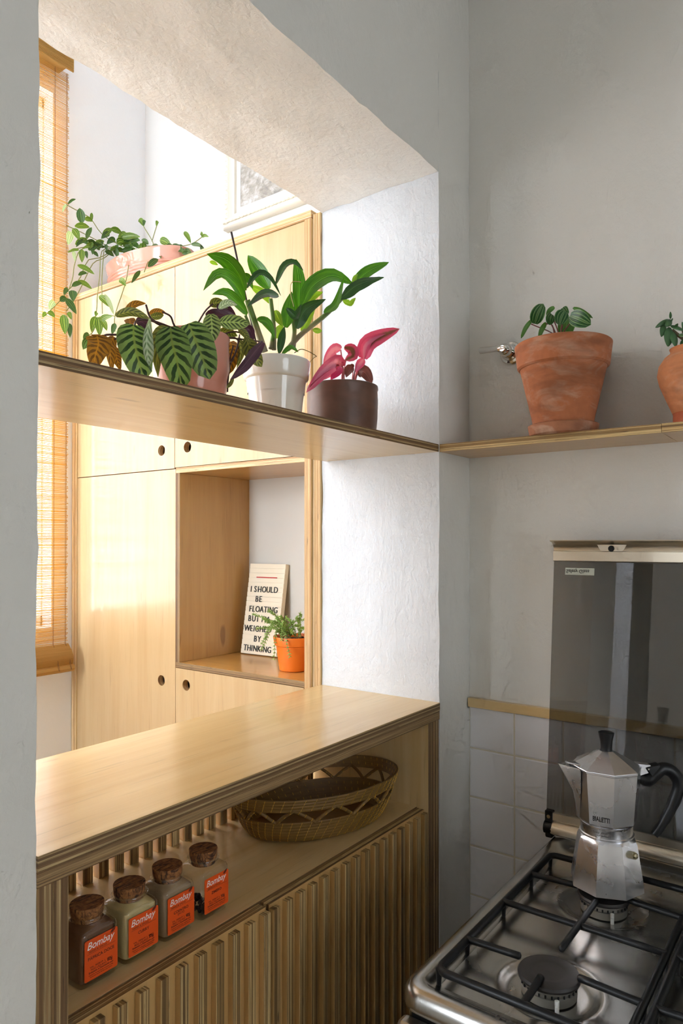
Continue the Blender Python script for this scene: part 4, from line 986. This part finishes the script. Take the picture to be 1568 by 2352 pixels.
def CT(x, y, off=0.):
    px, py = 60+x*K, 440+y*K; X = (1.345 if y < 430 else (1.345-(y-430)/150*.13 if y < 580 else 1.215))-off
    a = atx(px, py, X); b = at(px, py, 1.80-off)
    return a if depth(a) < depth(b) else b
for pts in (((700,400),(550,310),(470,200),(420,165),(355,130),(290,95)), ((600,400),(450,320),(370,280),(290,245)), ((640,410),(545,430),(530,600),(512,760),(505,870),(470,1030)), ((560,430),(545,640),(548,880)),
            ((770,390),(750,430),(720,640),(640,890),(642,1020)), ((620,430),(560,480),(480,520),(400,680),(340,790),(290,860)), ((600,440),(520,480),(440,500),(380,640),(310,700),(250,780),(180,850),(140,890)),
            ((560,400),(400,415),(350,520),(335,620),(310,700)), ((840,390),(915,380),(845,250)), ((905,360),(945,230)), ((915,380),(890,470),(850,580)), ((1010,410),(1180,380),(1290,310)), ((1000,400),(1130,440),(1180,460)),
            ((620,400),(430,400),(300,430)), ((530,900),(480,1010),(440,1040)), ((640,900),(600,890),(560,900))):
    stem('stem', trl, [CT(x, y, .004) for x, y in pts], .0013, TST, 5, 16)
for x0, y0, x1, y1, w, mi, roll in (
 (400,228,385,118,62,1,0),(350,250,457,258,42,0,0),(335,268,382,348,52,0,10),(322,290,300,385,58,2,20),(355,382,440,340,40,0,0),(435,342,472,258,36,1,20),(470,212,472,152,22,0,0),(420,200,480,215,34,0,0),(300,90,357,55,16,1,0),(290,95,260,150,18,2,0),
 (550,322,622,268,42,0,0),(608,268,692,306,42,0,0),(678,330,822,326,46,0,10),(715,345,822,352,56,1,0),(652,372,706,368,62,0,0),(488,402,562,356,44,0,0),(448,420,532,378,52,1,0),(400,418,402,512,44,0,0),(340,430,352,502,26,2,0),(425,430,440,482,26,1,0),
 (370,530,492,596,36,0,0),(376,602,440,588,26,1,0),(330,682,402,660,34,1,0),(372,642,474,702,34,0,0),(335,712,338,792,58,1,0),(302,702,270,742,34,1,0),(285,770,362,882,50,1,0),(245,790,292,772,44,1,0),(200,790,165,852,48,2,0),(155,870,207,906,38,0,0),
 (146,880,118,906,32,0,0),(270,888,280,1028,64,0,0),(300,870,326,922,34,0,0),(312,950,316,1052,38,1,0),(528,750,602,834,48,0,0),(568,742,632,890,34,2,20),(500,900,470,1012,54,0,0),(520,905,530,1042,62,0,0),(530,925,622,898,40,0,0),(545,930,582,1002,44,0,0),
 (642,950,618,1030,38,1,0),(452,1030,410,1060,38,1,0),(452,1068,410,1138,64,1,0),(672,632,718,682,44,0,0),(775,430,857,470,44,1,0),(918,380,972,482,50,1,0),(890,448,952,434,30,1,0),(878,542,952,488,44,1,0),(820,570,758,660,36,1,30),(965,345,1047,402,56,0,0),
 (1050,392,1142,442,50,1,0),(1138,290,1186,372,34,0,0),(1256,298,1268,328,22,0,0),(1262,326,1314,326,22,0,0),(1190,380,1278,402,28,1,0),(1262,390,1262,446,44,1,40),(1140,430,1192,474,56,1,0),(814,198,848,252,38,0,0),(852,205,845,252,22,1,0),(946,212,938,252,22,0,0),
 (700,442,746,436,16,0,0),(600,300,540,340,40,1,0),(500,380,440,350,40,1,30),(640,340,580,380,40,1,0),(720,300,660,340,40,0,0),(880,380,830,350,34,1,0),(480,440,520,470,26,1,0),(410,345,360,400,26,1,0),(640,1020,690,1020,22,2,0),(380,420,300,440,18,0,0),(510,870,500,900,28,0,0),(700,395,760,372,40,1,0),(1060,400,1000,402,34,1,0)) + tuple((lambda x, y, a, L: (x, y, x+L*math.cos(a), y+L*.7*math.sin(a), 24+18*_r.random(), _r.randint(0, 1), _r.uniform(-20, 20)))(_r.uniform(430, 860), _r.uniform(335, 430), _r.uniform(0, 2*PI), _r.uniform(60, 100)) for _ in range(34)) + tuple((lambda x, y, a, L: (x, y, x+L*math.cos(a), y+L*.7*math.sin(a), 26, 1, 0))(_r.uniform(1000, 1150), _r.uniform(400, 450), _r.uniform(0, 2*PI), 60) for _ in range(6)):
    a, b = CT(x0, y0, .008), CT(x1, y1, .012); mid = (a+b)/2+Vector((0, 0, .004))
    leaf('leaf', trl, [a, mid, b], w*K/FPX*depth(mid), (T1, T2, T3)[mi], roll, .3, (.8, .75), nu=7)

# ---- terracotta pot with a small round-leaved plant
TERRA = terracotta('old_terracotta', (192, 116, 74), .5)
tc = (1.306, .4435)
tp_ = thing('potted_peperomia', (*tc, SH), 'small round-leaved plant in a big weathered terracotta pot with saucer, on the corner shelf', 'potted plant', 'terracotta pots on the corner shelf')
MB().lathe([(.0585, 0), (.0610, .002), (.0640, .017), (.0645, .0195), (.0625, .0205), (.060, .019), (.056, .006)], (*tc, SH), 56, cap1=False).build('saucer', terracotta('saucer_terracotta', (180, 118, 84), .7), tp_, smooth=40)
MB().lathe([(.051, .0065), (.0530, .008), (.0560, .028), (.0575, .036), (.0775, .1235), (.0785, .1265), (.0800, .1265), (.0835, .1300), (.0880, .1680), (.0882, .1705), (.0860, .1725), (.0815, .1705), (.078, .14)], (*tc, SH), 64, cap1=False).build('pot', TERRA, tp_, smooth=35)
soil(tp_, tc, .078, SH+.150)
E1 = leaf_mat('peperomia_leaf', 'stripe', (34, 82, 34), (110, 150, 92), .25, .2)
E2 = leaf_mat('peperomia_leaf_back', 'plain', (72, 120, 50), (100, 146, 70), .4, .35)
RST = plain('red_stalk', (116, 58, 48), .5)
D = 1.30
def CX(x, y, X=D): return atx(1068+x*K, 660+y*K, X)
for pts in (((655,430),(640,340),(475,265)), ((660,430),(650,330),(585,205)), ((680,430),(685,350),(700,275)), ((690,430),(700,340),(760,250)), ((670,430),(670,330),(640,240)), ((690,430),(700,360),(742,375)), ((650,430),(630,280),(580,262)), ((700,420),(690,300),(720,200))):
    stem('stalk', tp_, [CX(x, y, D) for x, y in pts], .0012, RST, 6, 10)
for x0, y0, x1, y1, w, mi, roll, X in ((500,262,562,118,98,0,0,1.30),(478,235,402,368,30,1,10,1.30),(642,142,585,205,32,1,0,1.31),(715,172,678,274,98,0,0,1.29),(700,148,738,202,58,0,0,1.31),(625,195,610,272,72,0,20,1.30),
   (742,212,722,375,118,1,0,1.32),(755,205,905,270,118,0,0,1.285),(778,146,918,222,34,1,30,1.30),(582,255,530,368,36,1,20,1.30)):
    a, b = CX(x0, y0, X), CX(x1, y1, X-.006)
    leaf('leaf', tp_, [a, (a+b)/2+Vector((-.004, 0, .001)), b], w*K/FPX*depth(a), (E1, E2)[mi], roll, .12, (.8, .5), nu=9)
# ---- round terracotta urn at the picture's edge
uc = (1.318, .2205)
ur = thing('potted_jade_plant', (*uc, SH), 'jade plant in a round-bellied terracotta pot, nearer the camera on the corner shelf', 'potted plant', 'terracotta pots on the corner shelf')
MB().lathe([(.034, 0), (.0350, .001), (.0345, .020), (.0355, .0215)], (*uc, SH), 48).build('foot', terracotta('red_terracotta', (186, 96, 60), .2), ur, smooth=40)
MB().lathe([(.034, .0217), (.036, .0235), (.045, .045), (.0560, .072), (.0595, .088), (.0570, .104), (.048, .118), (.0400, .124), (.0380, .128), (.0400, .133), (.0375, .1335), (.035, .125), (.04, .11)], (*uc, SH), 56, cap1=False).build('pot', terracotta('orange_terracotta', (208, 134, 88), .4), ur, smooth=40)
soil(ur, uc, .0375, SH+.121, 20)
J1 = plain('jade_leaf', (66, 104, 62), .32, var=.25)
JST = plain('jade_stem', (98, 84, 58), .7)
for pts in (((1660,500),(1600,400),(1540,350),(1490,310)), ((1640,480),(1600,420),(1568,300)), ((1660,500),(1690,400),(1720,330))):
    stem('stem', ur, [CX(x, y, 1.315) for x, y in pts], .003, JST, 7, 8)
for x0, y0, x1, y1, w in ((1480,225,1476,176,24),(1462,232,1370,290,34),(1435,262,1412,355,48),(1482,235,1445,282,50),(1480,255,1492,222,22),(1470,290,1460,425,72),(1492,320,1515,428,54),(1480,275,1572,312,36),(1540,340,1600,350,40),(1565,380,1572,480,46),(1600,300,1640,260,44),(1600,330,1560,250,40),(1700,330,1740,280,50),(1710,340,1660,300,46),(1720,330,1780,340,46),(1500,300,1530,260,30)):
    a, b = CX(x0, y0, 1.312), CX(x1, y1, 1.300); w_ = w*K/FPX*depth(a)/2; P = [a.lerp(b, k/8) for k in range(9)]
    MB().tube(P, [max(.0006, w_*math.sin(PI*min(.99, .04+.93*k/8)**.85)**.7) for k in range(9)], 10, flat=.42, nh=(b-a).cross(FWD)).build('leaf', J1, ur, smooth=70)

# ---- sedum in an orange pot in the cupboard niche
oc2 = Vector((1.345, 1.137, zn0+.0003))
sd = thing('potted_sedum', tuple(oc2), 'feathery green sedum in a bright orange pot inside the cupboard niche', 'potted plant')
OR = plain('orange_pot', (228, 116, 32), .35)
MB().lathe([(.034, 0), (.0365, .002), (.0450, .062), (.0490, .064), (.0525, .0835), (.0520, .0855), (.0495, .0845), (.047, .07)], oc2, 48, cap1=False).build('pot', OR, sd, smooth=40)
soil(sd, oc2, .046, oc2.z+.076, 20)
m = MB(); rr = random.Random(11); mst = MB()
def CN(cx, cy, X): return atx(380+cx*.2551, 1020+cy*.2551, X)
tips = [(795,1535),(930,1500),(1035,1555),(1085,1560),(1215,1530),(870,1790),(825,1660),(975,1930),(1120,1910),(865,1850),(1245,1580),(990,1600),(1150,1600),(1200,1640),(1060,1640),(905,1600),(1045,1760),(1140,1700),(940,1650),(1180,1560),(900,1740),(1245,1660),(1000,1560),(880,1570)]
for k, (tx_, ty_) in enumerate(tips):
    X = 1.345-rr.uniform(-.01, .05) if ty_ < 1700 else 1.345-.055
    b = oc2+Vector((rr.uniform(-.03, .01), rr.uniform(-.03, .03), .078)); e = CN(tx_, ty_, X)
    mid = (b+e)/2+Vector((-.012 if ty_ > 1700 else 0, 0, .014+ (.03 if ty_ > 1700 else 0))); P = spline([b, mid, e], 20)
    mst.tube(P, .0008, 4)
    for i in range(3, 20):
        t_ = (P[min(i+1, 19)]-P[i-1]).normalized()
        for q in range(5):
            a = rr.random()*2*PI; u = t_.orthogonal().normalized(); v = t_.cross(u); d = (u*math.cos(a)+v*math.sin(a)+t_*.7).normalized(); L = rr.uniform(.0045, .0075)
            m.tube([P[i], P[i]+d*L*.5, P[i]+d*L], [.0006, .0011, .0003], 4, caps=False)
m.build('foliage', plain('sedum_green', (140, 172, 84), .5, var=.25), sd, kind='stuff'); mst.build('stems', plain('sedum_stem', (120, 120, 70), .6), sd, kind='stuff')

# ------------------------------------------------------------------ lettering becomes mesh
bpy.context.view_layer.update()
dg = bpy.context.evaluated_depsgraph_get()
for o in [o for o in bpy.data.objects if o.type == 'FONT']:
    me = bpy.data.meshes.new_from_object(o.evaluated_get(dg)); n = bpy.data.objects.new(o.name, me); nm = o.name
    COL.objects.link(n); n.parent = o.parent; n.location = o.location; n.rotation_euler = o.rotation_euler; n.scale = o.scale
    bpy.data.objects.remove(o); n.name = nm
